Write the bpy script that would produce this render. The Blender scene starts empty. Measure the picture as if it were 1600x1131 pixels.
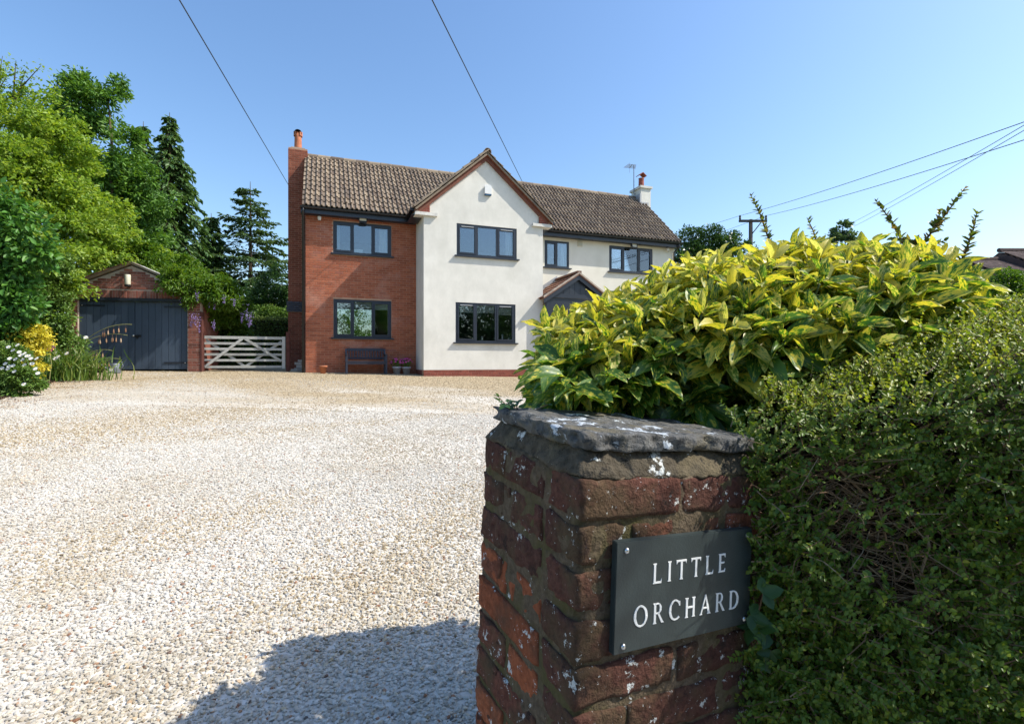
import bpy, bmesh, math, random
import numpy as np
from mathutils import Vector, Matrix, noise
from mathutils.geometry import tessellate_polygon

random.seed(11)
rng = np.random.default_rng(11)
R = math.radians
SC = bpy.context.scene
COL = SC.collection

# ------------------------------------------------------------------ camera, sky, sun, exposure
EYE = 1.45
cam_d = bpy.data.cameras.new('camera')
cam_d.lens, cam_d.sensor_width = 18.0, 36.0
cam_d.clip_start, cam_d.clip_end = 0.05, 3000
cam = bpy.data.objects.new('camera', cam_d)
COL.objects.link(cam)
cam.location = (0, 0, EYE)
cam.rotation_euler = (R(90), 0, 0)
SC.camera = cam

SUN = Vector((2.596, -0.16, 2.75)).normalized()          # towards the sun
elev = math.asin(SUN.z)
azim = math.atan2(SUN.x, SUN.y)                           # clockwise from +Y
world = bpy.data.worlds.new('World')
SC.world = world
world.use_nodes = True
wn = world.node_tree
bg = wn.nodes['Background']
sky = wn.nodes.new('ShaderNodeTexSky')
sky.sky_type = 'NISHITA'
sky.sun_disc = False
sky.sun_elevation = elev
sky.sun_rotation = azim
sky.altitude = 50
sky.air_density = 1.25
sky.dust_density = 1.3
sky.ozone_density = 3.2
hsv = wn.nodes.new('ShaderNodeHueSaturation')
hsv.inputs['Saturation'].default_value = 1.12
hsv.inputs['Hue'].default_value = 0.502
wn.links.new(sky.outputs[0], hsv.inputs['Color'])
wn.links.new(hsv.outputs[0], bg.inputs[0])
bg.inputs[1].default_value = 0.15
sun_d = bpy.data.lights.new('sun', 'SUN')
sun_d.energy = 4.1
sun_d.angle = R(0.53)
sun_d.color = (1.0, 0.94, 0.83)
sun = bpy.data.objects.new('sun', sun_d)
COL.objects.link(sun)
sun.rotation_euler = SUN.to_track_quat('Z', 'Y').to_euler()
SC.view_settings.view_transform = 'Standard'
SC.view_settings.look = 'None'
SC.view_settings.exposure = 0.64
SC.view_settings.gamma = 1.0
SC.view_settings.use_curve_mapping = False
SC.cycles.max_bounces = 8
SC.cycles.transparent_max_bounces = 12

# ------------------------------------------------------------------ materials
def new_mat(name):
    m = bpy.data.materials.new(name)
    m.use_nodes = True
    nt = m.node_tree
    return m, nt, nt.nodes['Principled BSDF']

def node(nt, typ, **kw):
    n = nt.nodes.new(typ)
    for k, v in kw.items():
        setattr(n, k, v)
    return n

def ramp(nt, fac, stops, interp='LINEAR'):
    n = nt.nodes.new('ShaderNodeValToRGB')
    n.color_ramp.interpolation = interp
    els = n.color_ramp.elements
    while len(els) < len(stops):
        els.new(0.5)
    for e, (p, c) in zip(els, stops):
        e.position = p
        e.color = (*c, 1) if len(c) == 3 else c
    nt.links.new(fac, n.inputs[0])
    return n.outputs[0]

def rand(nt):
    """a value of its own for every object and every loose piece inside one mesh"""
    a = node(nt, 'ShaderNodeObjectInfo').outputs['Random']
    b = node(nt, 'ShaderNodeNewGeometry').outputs['Random Per Island']
    s = node(nt, 'ShaderNodeMath', operation='ADD')
    nt.links.new(a, s.inputs[0]); nt.links.new(b, s.inputs[1])
    f = node(nt, 'ShaderNodeMath', operation='FRACT')
    nt.links.new(s.outputs[0], f.inputs[0])
    return f.outputs[0]

def math_n(nt, op, a, b):
    n = node(nt, 'ShaderNodeMath', operation=op)
    for i, x in enumerate((a, b)):
        if isinstance(x, (int, float)):
            n.inputs[i].default_value = x
        else:
            nt.links.new(x, n.inputs[i])
    return n.outputs[0]

def mix(nt, fac, a, b, blend='MIX'):
    n = node(nt, 'ShaderNodeMix', data_type='RGBA', blend_type=blend)
    for s, x in ((n.inputs[0], fac), (n.inputs[6], a), (n.inputs[7], b)):
        if isinstance(x, (int, float)):
            s.default_value = x
        elif isinstance(x, tuple):
            s.default_value = (*x, 1)
        else:
            nt.links.new(x, s)
    return n.outputs[2]

def wpos(nt):
    return node(nt, 'ShaderNodeNewGeometry').outputs['Position']

def tex_noise(nt, scale, detail=4, rough=0.55, vec=None, stretch=None):
    n = node(nt, 'ShaderNodeTexNoise')
    n.inputs['Scale'].default_value = scale
    n.inputs['Detail'].default_value = detail
    n.inputs['Roughness'].default_value = rough
    v = vec if vec is not None else wpos(nt)
    if stretch:
        mp = node(nt, 'ShaderNodeMapping')
        mp.inputs['Scale'].default_value = stretch
        nt.links.new(v, mp.inputs[0]); v = mp.outputs[0]
    nt.links.new(v, n.inputs['Vector'])
    return n.outputs[0]

def bump(nt, bsdf, h, strength=0.3, dist=0.01):
    b = node(nt, 'ShaderNodeBump')
    b.inputs['Strength'].default_value = strength
    b.inputs['Distance'].default_value = dist
    nt.links.new(h, b.inputs['Height'])
    nt.links.new(b.outputs[0], bsdf.inputs['Normal'])

def plain(name, col, rough=0.6, spec=0.4, metal=0.0, var=0.12, scale=8.0, bmp=0.15, bdist=0.004):
    m, nt, b = new_mat(name)
    n = tex_noise(nt, scale, 5, 0.6)
    lo = tuple(c * (1 - var) for c in col); hi = tuple(min(1, c * (1 + var)) for c in col)
    nt.links.new(ramp(nt, n, [(0.3, lo), (0.7, hi)]), b.inputs['Base Color'])
    b.inputs['Roughness'].default_value = rough
    b.inputs['Specular IOR Level'].default_value = spec
    b.inputs['Metallic'].default_value = metal
    if bmp:
        bump(nt, b, tex_noise(nt, scale * 12, 3), bmp, bdist)
    return m

def varied(name, stops, rough=0.8, spec=0.25, spots=None, nscale=30, nvar=0.5, bmp=0.4, bdist=0.004, wear=None):
    """pieces (bricks, tiles, boards) that differ one from the next"""
    m, nt, b = new_mat(name)
    c = ramp(nt, rand(nt), stops)
    n = tex_noise(nt, nscale, 5, 0.65)
    c = mix(nt, nvar, c, ramp(nt, n, [(0.25, (0.45, 0.42, 0.4)), (0.75, (1.3, 1.3, 1.3))]), 'MULTIPLY')
    if wear:
        sc, col, lo, hi, amt = wear
        k = ramp(nt, tex_noise(nt, sc, 4, 0.6), [(lo, (0, 0, 0)), (hi, (amt, amt, amt))])
        c = mix(nt, k, c, col)
    for sc, col, lo, hi in (spots or []):
        k = ramp(nt, tex_noise(nt, sc, 8, 0.74), [(lo, (0, 0, 0)), (hi, (1, 1, 1))])
        c = mix(nt, k, c, col)
    nt.links.new(c, b.inputs['Base Color'])
    b.inputs['Roughness'].default_value = rough
    b.inputs['Specular IOR Level'].default_value = spec
    bump(nt, b, n, bmp, bdist)
    return m

def foliage(name, stops, trans=0.35, rough=0.45, spec=0.35, tcol=(1.25, 1.2, 0.5), big=0.5):
    m, nt, b = new_mat(name)
    r = rand(nt)
    k = math_n(nt, 'ADD', math_n(nt, 'MULTIPLY', r, 1 - big), math_n(nt, 'MULTIPLY', tex_noise(nt, 0.9, 3), big))
    c = ramp(nt, k, stops)
    nt.links.new(c, b.inputs['Base Color'])
    b.inputs['Roughness'].default_value = rough
    b.inputs['Specular IOR Level'].default_value = spec
    t = node(nt, 'ShaderNodeBsdfTranslucent')
    nt.links.new(mix(nt, 1.0, c, tcol, 'MULTIPLY'), t.inputs[0])
    ms = node(nt, 'ShaderNodeMixShader')
    ms.inputs[0].default_value = trans
    nt.links.new(b.outputs[0], ms.inputs[1]); nt.links.new(t.outputs[0], ms.inputs[2])
    nt.links.new(ms.outputs[0], nt.nodes['Material Output'].inputs[0])
    return m

M = {}
# white roughcast render with faint runs and grime
m, nt, b = new_mat('white_render')
c = ramp(nt, tex_noise(nt, 0.9, 6, 0.62), [(0.3, (0.61, 0.59, 0.53)), (0.62, (0.73, 0.705, 0.64))])
c = mix(nt, 0.5, c, ramp(nt, tex_noise(nt, 1.6, 6, 0.72, stretch=(1.3, 1.3, 0.7)), [(0.35, (0.80, 0.80, 0.78)), (0.6, (1, 1, 1))]), 'MULTIPLY')
nt.links.new(c, b.inputs['Base Color'])
b.inputs['Roughness'].default_value = 0.9
bump(nt, b, tex_noise(nt, 60, 4, 0.7), 0.35, 0.006)
M['render'] = m
m, nt, b = new_mat('cream_render')
c = ramp(nt, tex_noise(nt, 1.1, 5, 0.6), [(0.3, (0.66, 0.63, 0.53)), (0.65, (0.76, 0.73, 0.63))])
nt.links.new(c, b.inputs['Base Color']); b.inputs['Roughness'].default_value = 0.9
bump(nt, b, tex_noise(nt, 60, 4, 0.7), 0.35, 0.006)
M['cream'] = m

M['house_brick'] = varied('orange_red_brick', [(0, (0.26, 0.080, 0.042)), (0.5, (0.33, 0.102, 0.052)), (0.85, (0.38, 0.125, 0.064)), (1, (0.29, 0.10, 0.065))],
                          nscale=9, nvar=0.3, wear=(1.3, (0.46, 0.25, 0.19), 0.52, 0.72, 0.55))
M['mortar'] = plain('house_mortar', (0.40, 0.25, 0.17), 0.9, 0.2, var=0.2, scale=5)
M['plinth_brick'] = varied('plinth_brick', [(0, (0.20, 0.055, 0.04)), (1, (0.27, 0.08, 0.055))], nscale=20)
M['blue_brick'] = varied('blue_engineering_brick', [(0, (0.03, 0.035, 0.05)), (1, (0.05, 0.055, 0.075))], rough=0.5, spec=0.5)
M['chimney_brick'] = varied('sooty_red_brick', [(0, (0.19, 0.06, 0.035)), (0.6, (0.25, 0.075, 0.042)), (1, (0.29, 0.10, 0.06))], nscale=9, nvar=0.4)
M['garage_brick'] = varied('old_red_brick', [(0, (0.13, 0.05, 0.035)), (0.4, (0.21, 0.075, 0.052)), (0.8, (0.27, 0.10, 0.07)), (1, (0.24, 0.13, 0.10))],
                           nscale=14, nvar=0.45, wear=(3.0, (0.3, 0.22, 0.18), 0.58, 0.75, 0.5))
M['garage_mortar'] = plain('pale_lime_mortar', (0.40, 0.33, 0.27), 0.9, 0.2, var=0.25, scale=6)
M['roof_tile'] = varied('weathered_concrete_tile', [(0, (0.135, 0.10, 0.075)), (0.35, (0.205, 0.155, 0.112)), (0.7, (0.25, 0.195, 0.14)), (1, (0.30, 0.235, 0.165))],
                        nscale=7, nvar=0.25, wear=(2.2, (0.11, 0.092, 0.078), 0.5, 0.70, 0.6), spots=[(16, (0.30, 0.28, 0.23), 0.70, 0.76)])
M['porch_tile'] = varied('brown_plain_tile', [(0, (0.14, 0.07, 0.05)), (1, (0.25, 0.13, 0.09))], nscale=12)
M['neighbour_tile'] = varied('dark_brown_tile', [(0, (0.065, 0.043, 0.040)), (1, (0.12, 0.08, 0.072))], nscale=3)
M['barge'] = plain('red_brown_barge', (0.17, 0.06, 0.035), 0.7, var=0.3, scale=5)
M['dark'] = plain('anthracite_paint', (0.016, 0.021, 0.032), 0.38, 0.5, var=0.1, scale=4, bmp=0.05)
M['gutter'] = plain('black_plastic', (0.012, 0.014, 0.018), 0.35, 0.5, bmp=0)
M['white_plastic'] = plain('white_plastic', (0.72, 0.72, 0.70), 0.4, 0.5, var=0.05, bmp=0)
M['cream_plastic'] = plain('cream_plastic', (0.55, 0.52, 0.40), 0.45, 0.5, var=0.06, bmp=0)
M['stone'] = plain('pale_stone', (0.62, 0.60, 0.55), 0.85, 0.2, var=0.15, scale=10)
M['terracotta'] = plain('terracotta', (0.42, 0.15, 0.075), 0.75, 0.3, var=0.2, scale=9)
M['red_clay'] = plain('red_clay', (0.26, 0.075, 0.05), 0.7, 0.3, var=0.2, scale=9)
M['lead'] = plain('lead_flashing', (0.33, 0.34, 0.35), 0.55, 0.5, metal=0.3)
M['soot'] = plain('soot', (0.012, 0.011, 0.010), 0.9, 0.1, bmp=0)
M['inner_wall'] = plain('room_plaster', (0.30, 0.29, 0.27), 0.9, 0.2, bmp=0)
M['curtain'] = plain('white_curtain', (0.72, 0.72, 0.70), 0.9, 0.1, var=0.06, bmp=0)
M['blind'] = plain('cream_blind', (0.55, 0.52, 0.46), 0.9, 0.1, bmp=0)
M['steel'] = plain('bright_steel', (0.62, 0.62, 0.62), 0.28, 0.5, metal=1.0, var=0.05, bmp=0)
M['galv'] = plain('galvanised_steel', (0.20, 0.22, 0.25), 0.45, 0.5, metal=0.55, var=0.2, scale=14)
M['pot_grey'] = plain('pale_grey_pot', (0.42, 0.40, 0.42), 0.6, 0.4)
M['soil'] = plain('dark_soil', (0.05, 0.035, 0.022), 0.95, 0.1, var=0.4, scale=12, bmp=0.6, bdist=0.02)
M['bark'] = plain('grey_brown_bark', (0.10, 0.075, 0.05), 0.9, 0.15, var=0.4, scale=6, bmp=0.6, bdist=0.02)
M['twig'] = varied('dry_twig', [(0, (0.10, 0.06, 0.035)), (0.6, (0.19, 0.125, 0.07)), (1, (0.30, 0.23, 0.15))], nscale=60, nvar=0.3)
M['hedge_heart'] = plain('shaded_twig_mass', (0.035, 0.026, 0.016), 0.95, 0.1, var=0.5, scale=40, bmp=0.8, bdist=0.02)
M['door_board'] = varied('navy_board', [(0, (0.044, 0.066, 0.100)), (1, (0.06, 0.086, 0.125))], rough=0.5, spec=0.4, nscale=3, nvar=0.25, bmp=0.1)
M['gate_wood'] = varied('silvered_oak', [(0, (0.30, 0.305, 0.285)), (1, (0.42, 0.425, 0.40))], rough=0.85, nscale=12, nvar=0.4)
M['brown_post'] = plain('dark_brown_post', (0.085, 0.032, 0.026), 0.8, 0.2, var=0.3)
M['wire'] = plain('cable', (0.035, 0.037, 0.04), 0.6, 0.3, bmp=0)
M['pole'] = plain('creosoted_pole', (0.06, 0.055, 0.05), 0.85, 0.2)
M['bench'] = varied('slate_blue_paint', [(0, (0.030, 0.034, 0.050)), (1, (0.044, 0.050, 0.070))], rough=0.5, nscale=5, nvar=0.2, bmp=0.1)
M['bin'] = plain('black_rubber', (0.012, 0.013, 0.016), 0.5, 0.4, bmp=0)

m, nt, b = new_mat('window_glass')
nt.nodes.remove(b)
fr = node(nt, 'ShaderNodeFresnel'); fr.inputs[0].default_value = 1.75
gl = node(nt, 'ShaderNodeBsdfGlossy'); gl.inputs['Roughness'].default_value = 0.004
gl.inputs[0].default_value = (0.86, 0.93, 1.0, 1)
tr = node(nt, 'ShaderNodeBsdfTransparent'); tr.inputs[0].default_value = (0.88, 0.92, 0.92, 1)
ms = node(nt, 'ShaderNodeMixShader')
nt.links.new(math_n(nt, 'MULTIPLY', fr.outputs[0], 1.9), ms.inputs[0])
nt.links.new(tr.outputs[0], ms.inputs[1]); nt.links.new(gl.outputs[0], ms.inputs[2])
nt.links.new(ms.outputs[0], nt.nodes['Material Output'].inputs[0])
M['glass'] = m

# gate-pier materials: old soft bricks with moss and lichen
LICHEN = (0.60, 0.62, 0.60)
M['pier_brick'] = varied('weathered_pier_brick', [(0, (0.075, 0.035, 0.026)), (0.4, (0.10, 0.046, 0.035)), (0.75, (0.145, 0.059, 0.042)), (1, (0.20, 0.074, 0.045))],
                         rough=0.95, spec=0.15, nscale=70, nvar=1.0, bmp=1.0, bdist=0.012, wear=(9, (0.085, 0.062, 0.035), 0.47, 0.64, 0.75),
                         spots=[(13, (0.035, 0.022, 0.018), 0.56, 0.66), (22, LICHEN, 0.61, 0.63), (80, LICHEN, 0.635, 0.655)])
M['pier_orange'] = varied('orange_pier_brick', [(0, (0.24, 0.075, 0.036)), (0.6, (0.34, 0.105, 0.048)), (1, (0.40, 0.13, 0.06))],
                          rough=0.95, spec=0.15, nscale=70, nvar=0.9, bmp=1.0, bdist=0.012, wear=(8, (0.10, 0.055, 0.035), 0.50, 0.66, 0.8),
                          spots=[(24, LICHEN, 0.615, 0.635), (85, LICHEN, 0.645, 0.665)])
M['pier_mortar'] = varied('mossy_mortar', [(0, (0.125, 0.095, 0.064)), (1, (0.15, 0.115, 0.078))], rough=0.95, spec=0.15, nscale=70, nvar=1.0, bmp=1.0, bdist=0.012,
                          wear=(8, (0.085, 0.075, 0.028), 0.44, 0.62, 0.85), spots=[(26, LICHEN, 0.62, 0.64)])
M['fillet'] = varied('old_cement_fillet', [(0, (0.085, 0.070, 0.052)), (1, (0.10, 0.085, 0.062))], rough=0.95, spec=0.15, nscale=60, nvar=1.0, bmp=1.0, bdist=0.012,
                     wear=(10, (0.16, 0.13, 0.08), 0.5, 0.66, 0.8), spots=[(17, LICHEN, 0.59, 0.61), (32, (0.03, 0.028, 0.024), 0.56, 0.62)])
M['cap_stone'] = varied('lichened_stone', [(0, (0.115, 0.118, 0.12)), (1, (0.13, 0.13, 0.125))], rough=0.9, spec=0.2, nscale=45, nvar=1.0, bmp=1.0, bdist=0.014,
                        wear=(10, (0.15, 0.125, 0.07), 0.50, 0.66, 0.8), spots=[(30, (0.035, 0.042, 0.048), 0.53, 0.60), (13, (0.50, 0.55, 0.60), 0.575, 0.605)])
M['slate'] = plain('green_grey_slate', (0.028, 0.040, 0.041), 0.42, 0.45, var=0.18, scale=22, bmp=0.25, bdist=0.002)
M['letter'] = plain('white_paint', (0.74, 0.75, 0.74), 0.6, 0.3, var=0.08, scale=80, bmp=0)

# gravel: cream stones and the sandy ground between them
m, nt, b = new_mat('gravel_stone')
oi = node(nt, 'ShaderNodeObjectInfo').outputs['Random']
c = ramp(nt, oi, [(0, (0.32, 0.29, 0.25)), (0.08, (0.41, 0.36, 0.29)), (0.2, (0.48, 0.445, 0.39)), (0.5, (0.54, 0.515, 0.465)), (0.9, (0.64, 0.62, 0.575)), (0.965, (0.60, 0.50, 0.37)), (0.985, (0.34, 0.17, 0.10)), (1, (0.10, 0.10, 0.10))])
c = mix(nt, 0.4, c, ramp(nt, tex_noise(nt, 70, 3), [(0.3, (0.72, 0.70, 0.66)), (0.7, (1.05, 1.04, 1.02))]), 'MULTIPLY')
c = mix(nt, 1.0, c, ramp(nt, tex_noise(nt, 0.75, 4, 0.6), [(0.36, (0.80, 0.75, 0.66)), (0.54, (0.97, 0.97, 0.97))]), 'MULTIPLY')
nt.links.new(c, b.inputs['Base Color']); b.inputs['Roughness'].default_value = 0.85
b.inputs['Specular IOR Level'].default_value = 0.25
M['stone_chip'] = m
m, nt, b = new_mat('gravel_bed')
v = node(nt, 'ShaderNodeTexVoronoi'); v.inputs['Scale'].default_value = 42
nt.links.new(wpos(nt), v.inputs['Vector'])
sx = node(nt, 'ShaderNodeSeparateColor'); nt.links.new(v.outputs['Color'], sx.inputs[0])
c = ramp(nt, sx.outputs[0], [(0, (0.40, 0.36, 0.30)), (0.3, (0.50, 0.46, 0.40)), (0.7, (0.58, 0.545, 0.485)), (1, (0.66, 0.63, 0.57))])
c2 = ramp(nt, sx.outputs[1], [(0, (0.20, 0.15, 0.09)), (0.4, (0.36, 0.285, 0.18)), (1, (0.50, 0.41, 0.28))])
sp = node(nt, 'ShaderNodeSeparateXYZ'); nt.links.new(wpos(nt), sp.inputs[0])
tan = math_n(nt, 'ADD', math_n(nt, 'MULTIPLY', sp.outputs[1], 0.13), math_n(nt, 'MULTIPLY', tex_noise(nt, 0.5, 4, 0.6, stretch=(0.5, 1.3, 1)), 1.6))
k = ramp(nt, math_n(nt, 'MULTIPLY', tan, 0.4), [(0.80, (0, 0, 0)), (0.97, (1, 1, 1))])
nt.links.new(mix(nt, k, c, c2), b.inputs['Base Color'])
b.inputs['Roughness'].default_value = 0.95; b.inputs['Specular IOR Level'].default_value = 0.15
bump(nt, b, v.outputs['Distance'], -0.9, 0.02)
M['gravel_bed'] = m
m, nt, b = new_mat('tan_stone')
oi = node(nt, 'ShaderNodeObjectInfo').outputs['Random']
c = ramp(nt, oi, [(0, (0.16, 0.12, 0.07)), (0.25, (0.33, 0.26, 0.16)), (0.7, (0.45, 0.37, 0.25)), (1, (0.56, 0.48, 0.36))])
nt.links.new(c, b.inputs['Base Color']); b.inputs['Roughness'].default_value = 0.9
M['stone_tan'] = m
m, nt, b = new_mat('meadow')
c = ramp(nt, tex_noise(nt, 1.5, 5), [(0.3, (0.05, 0.075, 0.02)), (0.7, (0.11, 0.14, 0.04))])
nt.links.new(c, b.inputs['Base Color']); b.inputs['Roughness'].default_value = 0.95
M['meadow'] = m
m, nt, b = new_mat('asphalt')
c = ramp(nt, tex_noise(nt, 60, 4), [(0.3, (0.04, 0.04, 0.04)), (0.7, (0.075, 0.073, 0.07))])
nt.links.new(c, b.inputs['Base Color']); b.inputs['Roughness'].default_value = 0.9
M['asphalt'] = m

# foliage colours
M['f_yellowgreen'] = foliage('yellow_green_leaf', [(0.15, (0.1037, 0.2074, 0.0244)), (0.5, (0.2196, 0.3416, 0.0366)), (0.85, (0.366, 0.4514, 0.061))], 0.45)
M['f_ash'] = foliage('mid_green_leaf', [(0.15, (0.06, 0.15, 0.0264)), (0.5, (0.114, 0.24, 0.0384)), (0.85, (0.18, 0.312, 0.054))], 0.35)
M['f_conifer'] = foliage('dark_conifer_leaf', [(0.2, (0.048, 0.104, 0.0352)), (0.6, (0.104, 0.192, 0.0576)), (0.9, (0.176, 0.272, 0.08))], 0.25)
M['f_spruce'] = foliage('blue_green_needle', [(0.2, (0.057, 0.1125, 0.054)), (0.6, (0.12, 0.195, 0.0825)), (0.9, (0.18, 0.27, 0.105))], 0.25)
M['f_dark'] = foliage('deep_green_leaf', [(0.2, (0.0224, 0.0588, 0.0168)), (0.6, (0.0504, 0.1148, 0.028)), (0.9, (0.098, 0.182, 0.042))], 0.3, rough=0.35)
M['f_cherry'] = foliage('broad_green_leaf', [(0.2, (0.0448, 0.136, 0.0224)), (0.7, (0.096, 0.24, 0.04)), (0.93, (0.144, 0.288, 0.048)), (1, (0.48, 0.192, 0.048))], 0.35, big=0.15)
M['f_ivy'] = foliage('light_green_leaf', [(0.15, (0.0747, 0.1495, 0.0276)), (0.6, (0.138, 0.2415, 0.046)), (0.9, (0.2415, 0.322, 0.0805))], 0.35)
M['f_wisteria'] = foliage('wisteria_leaf', [(0.15, (0.045, 0.12, 0.012)), (0.5, (0.10, 0.20, 0.018)), (0.9, (0.18, 0.26, 0.03))], 0.45)
M['f_gold'] = foliage('golden_leaf', [(0.1, (0.38, 0.36, 0.03)), (0.5, (0.66, 0.57, 0.05)), (0.9, (0.80, 0.72, 0.12))], 0.35, big=0.2)
M['f_grass'] = foliage('blade_leaf', [(0.1, (0.05, 0.12, 0.015)), (0.6, (0.12, 0.20, 0.03)), (1, (0.24, 0.26, 0.06))], 0.4, big=0.2)
M['f_box'] = foliage('clipped_hedge_leaf', [(0.1, (0.06, 0.10, 0.02)), (0.6, (0.12, 0.17, 0.03)), (1, (0.18, 0.22, 0.045))], 0.3)
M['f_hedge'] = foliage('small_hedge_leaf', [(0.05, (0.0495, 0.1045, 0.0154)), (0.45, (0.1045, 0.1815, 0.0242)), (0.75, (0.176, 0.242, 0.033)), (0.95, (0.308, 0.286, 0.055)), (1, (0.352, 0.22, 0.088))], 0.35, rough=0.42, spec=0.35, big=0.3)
M['f_lit_tint'] = foliage('lit_tint_hedge_leaf', [(0.05, (0.11, 0.187, 0.022)), (0.4, (0.22, 0.297, 0.033)), (0.75, (0.352, 0.396, 0.066)), (0.95, (0.484, 0.418, 0.11)), (1, (0.506, 0.297, 0.143))], 0.45, rough=0.42, spec=0.35, big=0.3)  # paler copy of the hedge leaf: sunlight on the top put into the colour
M['f_shoot'] = foliage('shoot_leaf', [(0.05, (0.08, 0.13, 0.028)), (0.6, (0.18, 0.22, 0.055)), (1, (0.28, 0.17, 0.09))], 0.45, rough=0.35, big=0.1)
M['petal_purple'] = foliage('mauve_petal', [(0, (0.22, 0.15, 0.42)), (1, (0.42, 0.33, 0.62))], 0.4, big=0.1, tcol=(1, 1, 1))
M['petal_pink'] = foliage('pink_petal', [(0, (0.50, 0.04, 0.24)), (1, (0.72, 0.14, 0.42))], 0.35, big=0.1, tcol=(1, 1, 1))
M['petal_white'] = foliage('white_petal', [(0, (0.72, 0.73, 0.70)), (1, (0.82, 0.82, 0.80))], 0.25, big=0.1, tcol=(1, 1, 1))
M['flower_eye'] = plain('yellow_eye', (0.55, 0.36, 0.03), 0.9, 0.1, bmp=0)
M['stalk'] = plain('straw_stalk', (0.26, 0.26, 0.10), 0.7, 0.2, bmp=0)
M['litter'] = varied('fallen_petal', [(0, (0.20, 0.10, 0.06)), (0.6, (0.36, 0.22, 0.13)), (1, (0.46, 0.34, 0.24))], nscale=5, bmp=0)

# spotted laurel: green leaf splashed with gold, more gold on the young leaves
m, nt, b = new_mat('spotted_laurel_leaf')
uv = node(nt, 'ShaderNodeUVMap'); uv.uv_map = 'leaf_uv'
at = node(nt, 'ShaderNodeAttribute'); at.attribute_name = 'gold'
r = rand(nt)
add = node(nt, 'ShaderNodeVectorMath', operation='ADD')
cmb = node(nt, 'ShaderNodeCombineXYZ')
nt.links.new(math_n(nt, 'MULTIPLY', r, 57.0), cmb.inputs[2])
nt.links.new(uv.outputs[0], add.inputs[0]); nt.links.new(cmb.outputs[0], add.inputs[1])
n1 = tex_noise(nt, 9, 3, 0.6, vec=add.outputs[0], stretch=(1, 0.75, 1))
green = ramp(nt, r, [(0, (0.03, 0.095, 0.014)), (0.5, (0.065, 0.16, 0.022)), (1, (0.12, 0.23, 0.032))])
gold = ramp(nt, r, [(0, (0.52, 0.46, 0.05)), (0.5, (0.68, 0.56, 0.07)), (1, (0.66, 0.62, 0.22))])
lime = (0.24, 0.34, 0.04)
n1c = math_n(nt, 'ADD', math_n(nt, 'MULTIPLY', n1, 1.7), -0.35)
th = math_n(nt, 'ADD', n1c, math_n(nt, 'MULTIPLY', at.outputs['Fac'], 0.42))
k1 = ramp(nt, th, [(0.55, (0, 0, 0)), (0.66, (1, 1, 1))])
k2 = ramp(nt, th, [(0.69, (0, 0, 0)), (0.76, (1, 1, 1))])
c = mix(nt, k1, green, lime)
c = mix(nt, k2, c, gold)
mid = math_n(nt, 'ABSOLUTE', math_n(nt, 'SUBTRACT', node(nt, 'ShaderNodeSeparateXYZ').outputs[0], 0.0), 0)
sepuv = [x for x in nt.nodes if x.type == 'SEPXYZ'][-1]
nt.links.new(uv.outputs[0], sepuv.inputs[0])
k3 = ramp(nt, mid, [(0.0, (0.55, 0.55, 0.55)), (0.035, (0, 0, 0))])
c = mix(nt, k3, c, (0.30, 0.36, 0.08))
at2 = node(nt, 'ShaderNodeAttribute'); at2.attribute_name = 'dead'
n2 = tex_noise(nt, 4, 3, 0.6, vec=add.outputs[0])
kd = ramp(nt, math_n(nt, 'ADD', n2, at2.outputs['Fac']), [(0.95, (0, 0, 0)), (1.0, (1, 1, 1))])
c = mix(nt, kd, c, (0.012, 0.008, 0.010))
nt.links.new(c, b.inputs['Base Color'])
b.inputs['Roughness'].default_value = 0.40
b.inputs['Specular IOR Level'].default_value = 0.5
bump(nt, b, n1, 0.15, 0.004)
t = node(nt, 'ShaderNodeBsdfTranslucent')
nt.links.new(mix(nt, 1.0, c, (1.2, 1.25, 0.6), 'MULTIPLY'), t.inputs[0])
ms = node(nt, 'ShaderNodeMixShader'); ms.inputs[0].default_value = 0.44
nt.links.new(b.outputs[0], ms.inputs[1]); nt.links.new(t.outputs[0], ms.inputs[2])
nt.links.new(ms.outputs[0], nt.nodes['Material Output'].inputs[0])
M['laurel'] = m

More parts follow.
